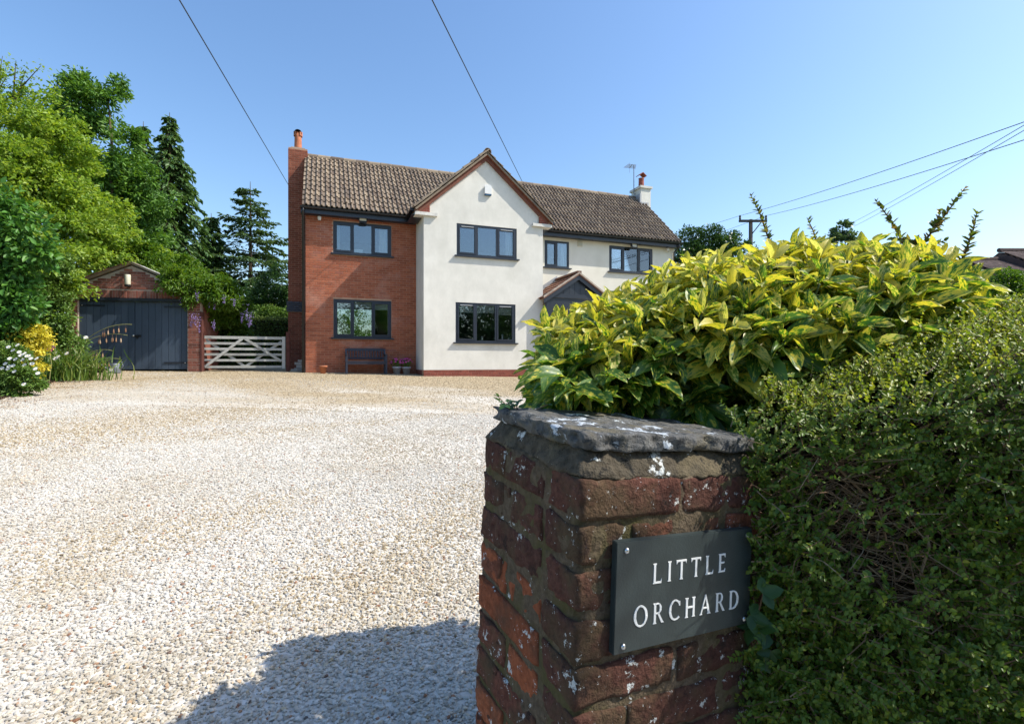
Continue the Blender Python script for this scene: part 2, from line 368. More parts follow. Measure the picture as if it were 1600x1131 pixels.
# ------------------------------------------------------------------ geometry helpers
class MB:
    """collects shapes and links them as one mesh object"""
    def __init__(s):
        s.v, s.f = [], []
    def add(s, verts, faces):
        o = len(s.v)
        s.v.extend(tuple(p) for p in verts)
        s.f.extend(tuple(i + o for i in q) for q in faces)
        return s
    def box(s, x0, x1, y0, y1, z0, z1):
        return s.add([(x0, y0, z0), (x1, y0, z0), (x1, y1, z0), (x0, y1, z0), (x0, y0, z1), (x1, y0, z1), (x1, y1, z1), (x0, y1, z1)],
                     [(0, 3, 2, 1), (4, 5, 6, 7), (0, 1, 5, 4), (1, 2, 6, 5), (2, 3, 7, 6), (3, 0, 4, 7)])
    def bar(s, p, q, w, h, up=(0, 0, 1)):
        p, q = Vector(p), Vector(q); d = (q - p).normalized()
        x = d.cross(Vector(up)).normalized(); z = x.cross(d)
        vs = [e + x * a * w / 2 + z * c * h / 2 for e in (p, q) for a, c in ((-1, -1), (1, -1), (1, 1), (-1, 1))]
        return s.add(vs, [(3, 2, 1, 0), (4, 5, 6, 7), (0, 1, 5, 4), (1, 2, 6, 5), (2, 3, 7, 6), (3, 0, 4, 7)])
    def tube(s, pts, rads, n=6, caps=True):
        pts = [Vector(p) for p in pts]
        if not hasattr(rads, '__len__'):
            rads = [rads] * len(pts)
        vs, fs = [], []
        ref = Vector((0.31, 0.93, 0.2))
        for i, (p, r) in enumerate(zip(pts, rads)):
            d = (pts[min(i + 1, len(pts) - 1)] - pts[max(i - 1, 0)]).normalized()
            x = d.cross(ref)
            if x.length < 0.05:
                x = d.cross(Vector((1, 0, 0)))
            x.normalize(); y = d.cross(x)
            vs += [p + x * math.cos(2 * math.pi * k / n) * r + y * math.sin(2 * math.pi * k / n) * r for k in range(n)]
        for i in range(len(pts) - 1):
            for k in range(n):
                a, b_ = i * n + k, i * n + (k + 1) % n
                fs.append((a, b_, b_ + n, a + n))
        if caps:
            fs.append(tuple(range(n - 1, -1, -1)))
            fs.append(tuple(range((len(pts) - 1) * n, len(pts) * n)))
        return s.add(vs, fs)
    def lathe(s, prof, c=(0, 0, 0), n=16):
        vs = [(c[0] + r * math.cos(2 * math.pi * k / n), c[1] + r * math.sin(2 * math.pi * k / n), c[2] + z) for r, z in prof for k in range(n)]
        fs = [(i * n + k, i * n + (k + 1) % n, (i + 1) * n + (k + 1) % n, (i + 1) * n + k) for i in range(len(prof) - 1) for k in range(n)]
        fs.append(tuple(range(n - 1, -1, -1))); fs.append(tuple(range((len(prof) - 1) * n, len(prof) * n)))
        return s.add(vs, fs)
    def slab(s, outer, holes, to3, t):
        """a flat plate with openings; to3(x, y, d) places it, d from 0 to t is its thickness"""
        loops = [outer] + list(holes)
        tri = tessellate_polygon([[Vector((x, y, 0)) for x, y in lp] for lp in loops])
        flat = [p for lp in loops for p in lp]
        n = len(flat)
        vs = [to3(x, y, 0) for x, y in flat] + [to3(x, y, t) for x, y in flat]
        fs = [tuple(q) for q in tri] + [tuple(i + n for i in reversed(q)) for q in tri]
        o = 0
        for lp in loops:
            k = len(lp)
            for i in range(k):
                a, b_ = o + i, o + (i + 1) % k
                fs.append((a, b_, b_ + n, a + n))
            o += k
        return s.add(vs, fs)
    def mesh(s, name):
        me = bpy.data.meshes.new(name)
        me.from_pydata(s.v, [], s.f)
        bm = bmesh.new(); bm.from_mesh(me)
        bmesh.ops.recalc_face_normals(bm, faces=bm.faces)
        bm.to_mesh(me); bm.free()
        return me
    def build(s, name, mat, parent=None, smooth=False):
        me = s.mesh(name)
        me.materials.append(mat)
        if smooth:
            me.polygons.foreach_set('use_smooth', [True] * len(me.polygons))
        return link(name, me, parent)

def link(name, me, parent=None):
    o = bpy.data.objects.new(name, me)
    COL.objects.link(o)
    if parent is not None:
        o.parent = parent
    return o

def tag(o, label=None, cat=None, group=None, kind=None):
    for k, v in (('label', label), ('category', cat), ('group', group), ('kind', kind)):
        if v:
            o[k] = v
    return o

def thing(name, label, cat, loc=(0, 0, 0), rz=0.0, group=None):
    o = bpy.data.objects.new(name, None)
    COL.objects.link(o)
    o.empty_display_size = 0.1
    o.location = loc
    o.rotation_euler = (0, 0, rz)
    return tag(o, label, cat, group)

def copy_tree(o, parent=None):
    c = o.copy(); COL.objects.link(c)
    if parent is not None:
        c.parent = parent
    for ch in list(o.children):
        copy_tree(ch, c)
    return c

def np_mesh(name, co, polys_idx, polys_len, mat, parent=None, attrs=None, uv=None, smooth=False):
    me = bpy.data.meshes.new(name)
    me.vertices.add(len(co)); me.vertices.foreach_set('co', co.astype(np.float32).ravel())
    me.loops.add(len(polys_idx)); me.loops.foreach_set('vertex_index', polys_idx.astype(np.int32))
    me.polygons.add(len(polys_len))
    st = np.concatenate([[0], np.cumsum(polys_len)[:-1]]).astype(np.int32)
    me.polygons.foreach_set('loop_start', st)
    if smooth:
        me.polygons.foreach_set('use_smooth', np.ones(len(polys_len), dtype=bool))
    if uv is not None:
        l = me.uv_layers.new(name='leaf_uv')
        l.data.foreach_set('uv', uv[polys_idx].astype(np.float32).ravel())
    for k, a in (attrs or {}).items():
        at_ = me.attributes.new(k, 'FLOAT', 'POINT'); at_.data.foreach_set('value', a.astype(np.float32))
    me.update(calc_edges=True)
    me.materials.append(mat)
    return link(name, me, parent)

# leaf templates: (along 0..1, across -.5...5, up) and faces
RH = (np.array([(0, 0, 0), (.45, -.5, .1), (1, 0, -.06), (.45, .5, .1)]), [(0, 1, 2, 3)])
FOLD = (np.array([(0, 0, 0), (.32, -.5, .10), (.72, -.36, .05), (1, 0, -.10), (.72, .36, .05), (.32, .5, .10)]), [(0, 1, 2, 3), (0, 3, 4, 5)])
BLADE = (np.array([(0, -.5, 0), (0, .5, 0), (.35, .5, .12), (.35, -.5, .12), (.7, .35, .10), (.7, -.35, .10), (1, 0, -.08)]), [(0, 1, 2, 3), (3, 2, 4, 5), (5, 4, 6)])

def unit(a):
    return a / np.maximum(np.linalg.norm(a, axis=1, keepdims=True), 1e-9)

def leaves(name, P, D, Nn, L, W, tpl, mat, parent=None, smooth=False):
    n = len(P)
    x = unit(D); y = unit(np.cross(Nn, x)); z = np.cross(x, y)
    L = np.broadcast_to(np.asarray(L, float), (n,)); W = np.broadcast_to(np.asarray(W, float), (n,))
    tv, tf = tpl
    co = (P[:, None, :] + x[:, None, :] * (tv[None, :, 0] * L[:, None])[..., None]
          + y[:, None, :] * (tv[None, :, 1] * W[:, None])[..., None] + z[:, None, :] * (tv[None, :, 2] * L[:, None])[..., None])
    k = len(tv)
    base = np.concatenate([np.array(f) for f in tf]); ln = np.array([len(f) for f in tf])
    idx = (base[None, :] + (np.arange(n) * k)[:, None]).ravel()
    o = np_mesh(name, co.reshape(-1, 3), idx, np.tile(ln, n), mat, parent, smooth=smooth)
    return o

def rdir(n):
    return unit(rng.normal(size=(n, 3)))

def clump_leaves(centres, radii, per, flat=0.65, up=0.9, out_from=None):
    """leaf positions, directions and normals in clumps round the given centres"""
    n = len(centres) * per
    C = np.repeat(centres, per, axis=0)
    r = np.repeat(radii, per)
    d = rdir(n) * (rng.random(n) ** 0.45)[:, None] * r[:, None]
    d[:, 2] *= flat
    P = C + d
    o = d if out_from is None else (d + 0.7 * (C - out_from))
    D = unit(unit(o) + 0.8 * rng.normal(size=(n, 3)) + np.array([0, 0, -0.25]))
    Nn = unit(rng.normal(size=(n, 3)) * 0.75 + np.array([0, 0, up]) + 0.5 * unit(o))
    return P, D, Nn

def blob_clumps(blobs, n, inner=0.45):
    """clump centres spread through a union of ellipsoids, thicker near the surface; blobs: (x, y, z, rx, ry, rz)"""
    B = np.array(blobs, float)
    w = (B[:, 3] * B[:, 5]) ** 1.0
    i = rng.choice(len(B), n, p=w / w.sum())
    d = rdir(n)
    rr = inner + (1 - inner) * rng.random(n) ** 0.5
    rr *= 1 + 0.12 * rng.normal(size=n)
    return B[i, :3] + d * rr[:, None] * B[i, 3:6], B[i, :3]

def at(px, py, Y):
    """a point at depth Y seen at a pixel of the 1600-wide photograph"""
    return Vector(((px - 800) / 800 * Y, Y, EYE - (py - 565.5) / 800 * Y))

def blobs_at(lst, Y, dz=1.0, depth=0.8):
    out = []
    for t in lst:
        px, py, r = t[:3]
        yy = t[3] if len(t) > 3 else Y
        p = at(px, py, yy); rr = r / 800 * yy
        out.append((p.x, p.y, p.z, rr, rr * depth, rr * dz))
    return out

def gz(x, y):
    return -0.028 * min(max(x, -14), 9) + 0.0578 * min(max(y, -6), 16.5)

def branchy(mb, base, targets, r0, seed=0, trunk_h=0.35, n=6):
    """trunk with limbs that reach towards the given points"""
    rd = random.Random(seed)
    base = Vector(base)
    top = sum((Vector(t) for t in targets), Vector()) / len(targets)
    fork = base.lerp(top, trunk_h)
    crown = base.lerp(top, 0.95)
    pts = [base, base.lerp(fork, .5) + Vector((rd.uniform(-.1, .1), rd.uniform(-.1, .1), 0)), fork, fork.lerp(crown, .5) + Vector((rd.uniform(-.2, .2), rd.uniform(-.2, .2), 0)), crown]
    mb.tube(pts, [r0 * 1.25, r0, r0 * .8, r0 * .5, r0 * .15], n)
    for t in targets:
        t = Vector(t)
        k = rd.uniform(0.0, 0.75)
        s = fork.lerp(crown, k)
        mid = s.lerp(t, 0.5) + Vector((rd.uniform(-.15, .15), rd.uniform(-.15, .15), 0.12)) * (t - s).length
        mb.tube([s, mid, t], [r0 * (0.42 - 0.25 * k), r0 * .22, r0 * .06], 5)

def broad_tree(name, label, cat, base, blobs, n_clumps, clump_r, per, leaf, mat, group=None, r0=0.2, tpl=RH, aspect=0.5, inner=0.45, flat=0.65, seed=1, limbs=14, extra=None):
    root = thing(name, label, cat, base, 0, group)
    off = np.array(base)
    C, Cc = blob_clumps(blobs, n_clumps, inner)
    rad = clump_r * (0.6 + 0.8 * rng.random(n_clumps))
    P, D, Nn = clump_leaves(C, rad, per, flat, out_from=np.repeat(Cc, per, axis=0))
    if extra is not None:
        P = np.concatenate([P, extra[0]]); D = np.concatenate([D, extra[1]]); Nn = np.concatenate([Nn, extra[2]])
    Ls = leaf * (0.6 + 0.8 * rng.random(len(P)))
    tag(leaves('crown', P - off, D, Nn, Ls, Ls * aspect, tpl, mat, root), kind='stuff')
    mb = MB()
    tg = [C[i] - off for i in np.linspace(0, n_clumps - 1, limbs).astype(int)]
    branchy(mb, (0, 0, -0.1), tg, r0, seed)
    mb.build('trunk', M['bark'], root, True)
    return root

# ------------------------------------------------------------------ ground, road, driveway
def sheet(name, xs, ys, mat, dz, cut=None):
    vs, fs = [], []
    nx = len(xs)
    for y in ys:
        for x in xs:
            vs.append((x, y, gz(x, y) + dz))
    for j in range(len(ys) - 1):
        for i in range(nx - 1):
            cx, cy = (xs[i] + xs[i + 1]) / 2, (ys[j] + ys[j + 1]) / 2
            if cut and cut(cx, cy):
                continue
            fs.append((j * nx + i, j * nx + i + 1, (j + 1) * nx + i + 1, (j + 1) * nx + i))
    return tag(MB().add(vs, fs).build(name, mat), kind='structure')

sheet('ground', [-600, -120, -40, -14, -7, 0, 9, 40, 120, 600], [-600, -120, -30, -6, 0, 8, 16.5, 40, 120, 1200], M['meadow'], -0.02)
BED = [(-8.0, 6.5), (-8.3, 7.6), (-9.05, 9.05), (-10.1, 10.9), (-11.4, 13.6), (-12.4, 14.7)]
def bed_x(y):
    return float(np.interp(y, [p[1] for p in BED], [p[0] for p in BED]))
xs = sorted(set([round(-14 + .5 * i, 3) for i in range(47)])); ys = sorted(set([round(-2.0 + .5 * i, 3) for i in range(45)] + [16.5]))
sheet('driveway', xs, ys, M['gravel_bed'], 0.0)
tag(MB().add([(-60, -8, gz(0, -8) + .02), (60, -8, gz(0, -8) - .2), (60, -3.2, gz(0, -3.2) - .2), (-60, -3.2, gz(0, -3.2) + .02)], [(0, 1, 2, 3)]).build('road', M['asphalt']), kind='structure')
# soil of the flower bed beside the drive
vs, fs = [], []
for i, (x, y) in enumerate(BED):
    vs += [(x, y, gz(x, y) + .01), (x - .5, y + .1, gz(x, y) + .12), (x - 6, y + .3, gz(x, y) + .35)]
    if i:
        a = (i - 1) * 3
        fs += [(a, a + 1, a + 4, a + 3), (a + 1, a + 2, a + 5, a + 4)]
tag(MB().add(vs, fs).build('flower_bed', M['soil']), kind='structure')

# loose gravel: real stones laid by geometry nodes on a cloud of points
def gravel(name, pts, size, mat, seed):
    me = bpy.data.meshes.new(name)
    me.vertices.add(len(pts)); me.vertices.foreach_set('co', pts.astype(np.float32).ravel())
    a = me.attributes.new('size', 'FLOAT', 'POINT'); a.data.foreach_set('value', size.astype(np.float32))
    me.materials.append(mat)
    o = tag(link(name, me), kind='stuff')
    ng = bpy.data.node_groups.new(name, 'GeometryNodeTree')
    ng.interface.new_socket('Geometry', in_out='INPUT', socket_type='NodeSocketGeometry')
    ng.interface.new_socket('Geometry', in_out='OUTPUT', socket_type='NodeSocketGeometry')
    N_, L_ = ng.nodes, ng.links.new
    gi, go = N_.new('NodeGroupInput'), N_.new('NodeGroupOutput')
    g2i = N_.new('GeometryNodeGeometryToInstance')
    for k in range(5):
        ico = N_.new('GeometryNodeMeshIcoSphere'); ico.inputs['Radius'].default_value = 0.5
        ico.inputs['Subdivisions'].default_value = 2
        sp_ = N_.new('GeometryNodeSetPosition')
        nz = N_.new('ShaderNodeTexNoise'); nz.noise_dimensions = '4D'
        nz.inputs['W'].default_value = seed * 7.3 + k * 3.1; nz.inputs['Scale'].default_value = 1.7; nz.inputs['Detail'].default_value = 1
        sub = N_.new('ShaderNodeVectorMath'); sub.operation = 'SUBTRACT'; sub.inputs[1].default_value = (.5, .5, .5)
        sc_ = N_.new('ShaderNodeVectorMath'); sc_.operation = 'SCALE'; sc_.inputs['Scale'].default_value = 0.85
        L_(nz.outputs['Color'], sub.inputs[0]); L_(sub.outputs[0], sc_.inputs[0]); L_(sc_.outputs[0], sp_.inputs['Offset'])
        L_(ico.outputs['Mesh'], sp_.inputs['Geometry'])
        sm_ = N_.new('GeometryNodeSetMaterial'); sm_.inputs['Material'].default_value = mat
        L_(sp_.outputs[0], sm_.inputs[0]); L_(sm_.outputs[0], g2i.inputs[0])
    iop = N_.new('GeometryNodeInstanceOnPoints')
    iop.inputs['Pick Instance'].default_value = True
    L_(gi.outputs[0], iop.inputs['Points']); L_(g2i.outputs[0], iop.inputs['Instance'])
    ri = N_.new('FunctionNodeRandomValue'); ri.data_type = 'INT'
    ri.inputs[4].default_value = 0; ri.inputs[5].default_value = 4; L_(ri.outputs[2], iop.inputs['Instance Index'])
    rr = N_.new('FunctionNodeRandomValue'); rr.data_type = 'FLOAT_VECTOR'
    rr.inputs[0].default_value = (-.5, -.5, 0); rr.inputs[1].default_value = (.5, .5, 6.28); rr.inputs['Seed'].default_value = 3
    L_(rr.outputs[0], iop.inputs['Rotation'])
    rs = N_.new('FunctionNodeRandomValue'); rs.data_type = 'FLOAT_VECTOR'
    rs.inputs[0].default_value = (.75, .65, .42); rs.inputs[1].default_value = (1.3, 1.0, .68); rs.inputs['Seed'].default_value = 5
    na = N_.new('GeometryNodeInputNamedAttribute'); na.data_type = 'FLOAT'; na.inputs[0].default_value = 'size'
    ml = N_.new('ShaderNodeVectorMath'); ml.operation = 'SCALE'
    L_(rs.outputs[0], ml.inputs[0]); L_(na.outputs[0], ml.inputs['Scale']); L_(ml.outputs[0], iop.inputs['Scale'])
    L_(iop.outputs[0], go.inputs[0])
    md = o.modifiers.new('stones', 'NODES'); md.node_group = ng
    return o

def drive_points(y0, y1, dens, x_lo=-1.75, x_hi=0.75):
    A_ = (y1 ** 2 - y0 ** 2) / 2 * (x_hi - x_lo)
    n = int(A_ * dens)
    y = np.sqrt(rng.random(n) * (y1 ** 2 - y0 ** 2) + y0 ** 2)
    x = (x_lo + (x_hi - x_lo) * rng.random(n)) * y
    return x, y

def lay(parts):
    X = np.concatenate([p[0] for p in parts]); Y = np.concatenate([p[1] for p in parts])
    S = np.concatenate([p[2] * (0.55 + 0.9 * rng.random(len(p[0])) ** 1.6) for p in parts])
    edge = np.interp(Y, [p[1] for p in BED], [p[0] for p in BED])
    hu = (X + 2.76) * .9385 + (Y - 16) * .3453; hv = -(X + 2.76) * .3453 + (Y - 16) * .9385
    ok = (X > edge) & ~((hu > -3.5) & (hv > 1.4)) & ~((hu > 0) & (hv > -.02)) & (Y < 16.8)
    X, Y, S = X[ok], Y[ok], S[ok]
    Z = -0.028 * np.clip(X, -14, 9) + 0.0578 * np.clip(Y, -6, 16.5) + S * 0.06 + rng.random(len(X)) * S * 0.18
    return np.stack([X, Y, Z], 1), S
def zone(n1, x, y):
    return np.array([noise.noise(Vector((a * .35 + n1, b_ * .55, .3))) for a, b_ in zip(x, y)])
a = drive_points(0.9, 3.0, 7200); b1 = drive_points(3.0, 5.5, 5200, -1.5, .45); c1 = drive_points(5.5, 9.0, 2300, -1.3, .3); d1 = drive_points(9.0, 16.5, 480, -1.1, .3)
p_, s_ = lay([(*a, np.full(len(a[0]), .0152)), (*b1, np.full(len(b1[0]), .0155)), (*c1, np.full(len(c1[0]), .0165)), (*d1, np.full(len(d1[0]), .018))])
tanness = (p_[:, 1] - 11.2) * .17 + zone(0, p_[:, 0], p_[:, 1]) * 1.1 + rng.normal(size=len(p_)) * .18
def band(x, y, pts, w):
    best = np.full(len(x), 1e9)
    for (x0, y0), (x1, y1) in zip(pts[:-1], pts[1:]):
        dx, dy = x1 - x0, y1 - y0
        t = np.clip(((x - x0) * dx + (y - y0) * dy) / (dx * dx + dy * dy), 0, 1)
        best = np.minimum(best, np.hypot(x - x0 - t * dx, y - y0 - t * dy))
    return np.exp(-(best / w) ** 2)
wx, wy = p_[:, 0] + .25 * zone(9, p_[:, 0] * 2, p_[:, 1] * 2), p_[:, 1]
worn = 1.0 * band(wx, wy, [(-8.5, 4.6), (-6.0, 6.2), (-4.7, 8.4), (-1.5, 11.6), (1, 13)], .85) + .6 * band(wx, wy, [(-4.6, 6.3), (-2.4, 7.6), (-.6, 9.3)], .30) + .5 * band(wx, wy, [(-.9, 2.9), (-.2, 4.6)], .5) + .45 * band(wx, wy, [(-2.6, 3.1), (-1.9, 4.2)], .35)
tn = (tanness > .10) | (rng.random(len(p_)) < worn)
gravel('gravel', p_[~tn], s_[~tn], M['stone_chip'], 1)
gravel('worn_gravel', p_[tn], s_[tn], M['stone_tan'], 2)
# ------------------------------------------------------------------ the house
TH = R(20.2)
HO = Vector((-2.76, 16.0, 1.0))
house = thing('house', 'detached two storey house of orange brick and white render with a brown tiled roof', 'house', HO, TH)
HM = Matrix.Translation(HO) @ Matrix.Rotation(TH, 4, 'Z')
def hw(u, v, z):
    return HM @ Vector((u, v, z))
VW = 1.4            # depth of the two wings behind the gable front
WIN = {             # openings: u0, u1, z0, z1
    'gu': (1.055, 3.11, 3.86, 4.885), 'gl': (1.02, 3.065, 1.08, 2.36),
    'bu': (-2.65, -0.82, 3.94, 4.975), 'bl': (-2.64, -0.82, 1.23, 2.47),
    'ru': (4.74, 5.75, 3.97, 4.965), 'rr': (7.48, 9.48, 3.975, 4.985)}
def rect(w):
    return [(w[0], w[2]), (w[1], w[2]), (w[1], w[3]), (w[0], w[3])]

def gz_under(u):    # underside of the gable roof
    return 7.10 - abs(u - 2.03) * 0.872
# gable front, its two returns, right wing front
w = MB().slab([(0, .2), (4.06, .2), (4.06, gz_under(4.06)), (2.03, 7.10), (0, gz_under(0))], [rect(WIN['gu']), rect(WIN['gl'])], lambda x, y, d: (x, d, y), 0.3)
gable_wall = w.build('gable_wall', M['render'], house)
MB().box(0.0, .3, .3, VW + .3, .2, 5.3).build('return_wall', M['render'], house)
MB().box(3.76, 4.06, .3, VW + .3, .2, 5.3).build('return_wall', M['render'], house)
MB().slab([(4.06, -.1), (10.55, -.1), (10.55, 5.2), (4.06, 5.2)], [rect(WIN['ru']), rect(WIN['rr']), [(4.55, -.05), (5.75, -.05), (5.75, 2.1), (4.55, 2.1)]], lambda x, y, d: (x, VW + d, y), 0.3).build('wing_wall', M['cream'], house)
# back and far ends; the back wall has a window one can look out through
RW = (-2.75, -0.95, 1.05, 2.95)
MB().slab([(-3.17, -.1), (10.25, -.1), (10.25, 5.2), (-3.17, 5.2)], [rect(RW)], lambda x, y, d: (x, 6.4 - d, y), 0.25).build('back_wall', M['mortar'], house)
for u0, mt in ((-3.47, 'mortar'), (10.25, 'cream')):
    MB().slab([(VW + .301 if u0 > 0 else VW + .3, -.1), (6.4, -.1), (6.4, 5.2), (3.9, 7.55), (VW + .3, 5.2)], [], lambda x, y, d: (u0 + d, x, y), 0.3).build('end_wall', M[mt], house)
MB().box(-3.17, 10.25, VW + .3, 6.15, 2.62, 2.85).build('upper_floor', M['inner_wall'], house)
MB().box(-3.17, 10.25, VW + .3, 6.15, -.05, .15).build('ground_floor', M['inner_wall'], house)
MB().box(-3.17, 10.25, VW + .3, 6.15, 5.12, 5.2).box(.3, 3.76, .3, VW + .3, 5.12, 5.2).build('loft_floor', M['inner_wall'], house)
MB().box(0.32, 0.44, VW + .3, 6.1, .15, 2.62).box(3.8, 3.92, VW + .3, 6.1, .15, 2.62).box(0.32, .44, VW + .3, 6.1, 2.85, 5.1).box(3.8, 3.92, VW + .3, 6.1, 2.85, 5.1).box(-3.1, 10.2, 5.0, 5.1, 2.85, 5.1).box(.5, 10.2, 5.0, 5.1, .15, 2.6).build('partition_wall', M['inner_wall'], house)

# bricks ------------------------------------------------------
BR = {}
def brick_mesh(l, h, d, mat, bev=0.004):
    """a brick along x, face towards -y, base corner at the origin"""
    key = (round(l, 3), round(h, 3), round(d, 3), mat.name)
    if key not in BR:
        e = bev
        v = [(0, d, 0), (l, d, 0), (l, d, h), (0, d, h), (0, e, 0), (l, e, 0), (l, e, h), (0, e, h), (e, 0, e), (l - e, 0, e), (l - e, 0, h - e), (e, 0, h - e)]
        f = [(8, 9, 10, 11), (4, 5, 9, 8), (5, 6, 10, 9), (6, 7, 11, 10), (7, 4, 8, 11), (0, 1, 5, 4), (1, 2, 6, 5), (2, 3, 7, 6), (3, 0, 4, 7)]
        me = bpy.data.meshes.new('brick'); me.from_pydata(v, [], f); me.materials.append(mat)
        BR[key] = me
    return BR[key]

def lay_bricks(parent, mat, x0, x1, z0, nrow, holes, face, L=.215, Hh=.065, J=.010, depth=.05, proud=.006, limit=300, near=None, keep=None, name='brick'):
    """running bond on the plane y = face of the parent; the bricks that show largest are objects, the rest one mesh"""
    items = []
    for r in range(nrow):
        z = z0 + r * (Hh + J)
        x = x0 - (L + J) / 2 * (r % 2)
        while x < x1 - .02:
            spans = [(max(x, x0), min(x + L, x1))]
            for (a, b_, c, d) in holes:
                if z + Hh > c + .004 and z < d - .004:
                    nw = []
                    for (p, q) in spans:
                        if q <= a or p >= b_:
                            nw.append((p, q))
                        else:
                            if p < a - .03: nw.append((p, a - .008))
                            if q > b_ + .03: nw.append((b_ + .008, q))
                    spans = nw
            for (p, q) in spans:
                if q - p > .03 and (keep is None or keep(p, q, z)):
                    items.append((p, z, round((q - p) / .005) * .005))
            x += L + J
    items.sort(key=lambda t: (near(t) if near else t[1]))
    for (x, z, l) in items[:limit]:
        o = link(name, brick_mesh(l, Hh, depth, mat), parent)
        o.location = (x, face - proud - random.uniform(0, .003), z)
    if len(items) > limit:
        mb = MB()
        for (x, z, l) in items[limit:]:
            me = brick_mesh(l, Hh, depth, mat)
            dy = face - proud - random.uniform(0, .003)
            mb.add([(v.co.x + x, v.co.y + dy, v.co.z + z) for v in me.vertices], [tuple(p.vertices) for p in me.polygons])
        me = bpy.data.meshes.new('brickwork'); me.from_pydata(mb.v, [], mb.f); me.materials.append(mat)
        tag(link('brickwork', me, parent), kind='stuff')
    return len(items)

bw = MB().slab([(-3.47, -.1), (0, -.1), (0, 5.2), (-3.47, 5.2)], [rect(WIN['bu']), rect(WIN['bl'])], lambda x, y, d: (x, VW + d, y), 0.3).build('brick_wall', M['mortar'], house)
nb = lay_bricks(bw, M['house_brick'], -3.468, -.002, -.02, 69, [WIN['bu'], WIN['bl']], VW, limit=300, near=lambda t: (abs(t[1] - 1.6) + abs(t[0] + 2) * .2))
pl = MB().box(0, 4.06, .012, .3, -.12, .198).box(.012, .3, .3, VW, -.12, .198).build('plinth', M['mortar'], house)
lay_bricks(pl, M['plinth_brick'], .0, 4.06, -.105, 4, [], .012, proud=.008)
for i in range(4):      # plinth bricks on the left return, seen end on
    for k in range(6):
        o = link('brick', brick_mesh(.215, .065, .05, M['plinth_brick']), pl)
        o.rotation_euler = (0, 0, R(-90)); o.location = (.003, .24 + k * .225 + (.11 if i % 2 else 0), -.105 + i * .075)

# windows -----------------------------------------------------
def window(w, v, mull, opens, lamp=None, blind=None, curtains=None, vents=False, wood=None):
    u0, u1, z0, z1 = w
    u0 += .003; u1 -= .003; z0 += .003; z1 -= .003
    f = .06
    mb = MB()
    mb.box(u0, u0 + f, v + .015, v + .09, z0, z1).box(u1 - f, u1, v + .015, v + .09, z0, z1)
    mb.box(u0 + f, u1 - f, v + .015, v + .09, z1 - f, z1).box(u0 + f, u1 - f, v + .015, v + .09, z0, z0 + f)
    cuts = [u0 + f] + [u for m_ in mull for u in (m_ - f / 2, m_ + f / 2)] + [u1 - f]
    for m_ in mull:
        mb.box(m_ - f / 2, m_ + f / 2, v + .016, v + .088, z0 + f, z1 - f)
    win = mb.build('window', M['dark'], house)
    MB().box(u0 - .075, u1 + .075, v - .085, v + .05, z0 - .045, z0 - .004).build('sill', M['dark'], win)
    for i in range(len(mull) + 1):
        a, b_ = cuts[2 * i], cuts[2 * i + 1]
        c, d = z0 + f, z1 - f
        if i in opens:
            s = .052
            sm = MB().box(a + .002, a + s, v + .004, v + .07, c + .002, d - .002).box(b_ - s, b_ - .002, v + .004, v + .07, c + .002, d - .002)
            sm.box(a + s, b_ - s, v + .004, v + .07, d - s, d - .002).box(a + s, b_ - s, v + .004, v + .07, c + .002, c + s)
            sash = sm.build('sash', M['dark'], win)
            if vents:
                MB().box(a + .09, b_ - .09, v - .004, v + .003, d - .028, d - .016).build('vent', M['white_plastic'], win)
            a, b_, c, d = a + s, b_ - s, c + s, d - s
        MB().box(a - .004, b_ + .004, v + .045, v + .055, c - .004, d + .004).build('pane', M['glass'], win)
        if blind:
            MB().box(a, b_, v + .11, v + .12, d - blind[i], d + .05).build('blind', M['blind'], win)
    if curtains:
        for (a, b_) in curtains:
            mb = MB(); n = 14
            vs = []
            for k in range(n + 1):
                x = a + (b_ - a) * k / n
                y = v + .2 + .018 * math.sin(k * 2.3)
                vs += [(x, y, z0 - .05), (x, y, z1 + .05)]
            mb.add(vs, [(2 * k, 2 * k + 2, 2 * k + 3, 2 * k + 1) for k in range(n)])
            mb.build('curtain', M['curtain'], win)
    return win
third = lambda w: [w[0] + (w[1] - w[0]) / 3, w[0] + (w[1] - w[0]) * 2 / 3]
window(WIN['gu'], 0, third(WIN['gu']), (0, 2), curtains=[(1.13, 1.24), (2.78, 2.98)], vents=True)
window(WIN['gl'], 0, third(WIN['gl']), (0, 2), blind=(.20, .24, .24), vents=True)
window(WIN['bu'], VW, third(WIN['bu']), (0, 2), curtains=[(-2.56, -2.44), (-1.2, -0.94)])
window(WIN['bl'], VW, third(WIN['bl']), (0, 2), blind=(.16, .2, .18))
window(WIN['ru'], VW, [5.245], (0,), curtains=[(4.84, 4.9), (5.5, 5.66)])
window(WIN['rr'], VW, third(WIN['rr']), (0, 2), curtains=[(8.35, 8.75), (8.98, 9.36)])
rw = MB()
for a, b_, c, d in ((RW[0], RW[1], RW[2], RW[2] + .06), (RW[0], RW[1], RW[3] - .06, RW[3]), (RW[0], RW[0] + .06, RW[2] + .06, RW[3] - .06), (RW[1] - .06, RW[1], RW[2] + .06, RW[3] - .06), (-1.87, -1.80, RW[2] + .06, RW[3] - .06)):
    rw.box(a + .003, b_ - .003, 6.2, 6.27, c + .003, d - .003)
rwin = rw.build('window', M['dark'], house)
MB().box(RW[0] + .05, RW[1] - .05, 6.23, 6.24, RW[2] + .05, RW[3] - .05).build('pane', M['glass'], rwin)

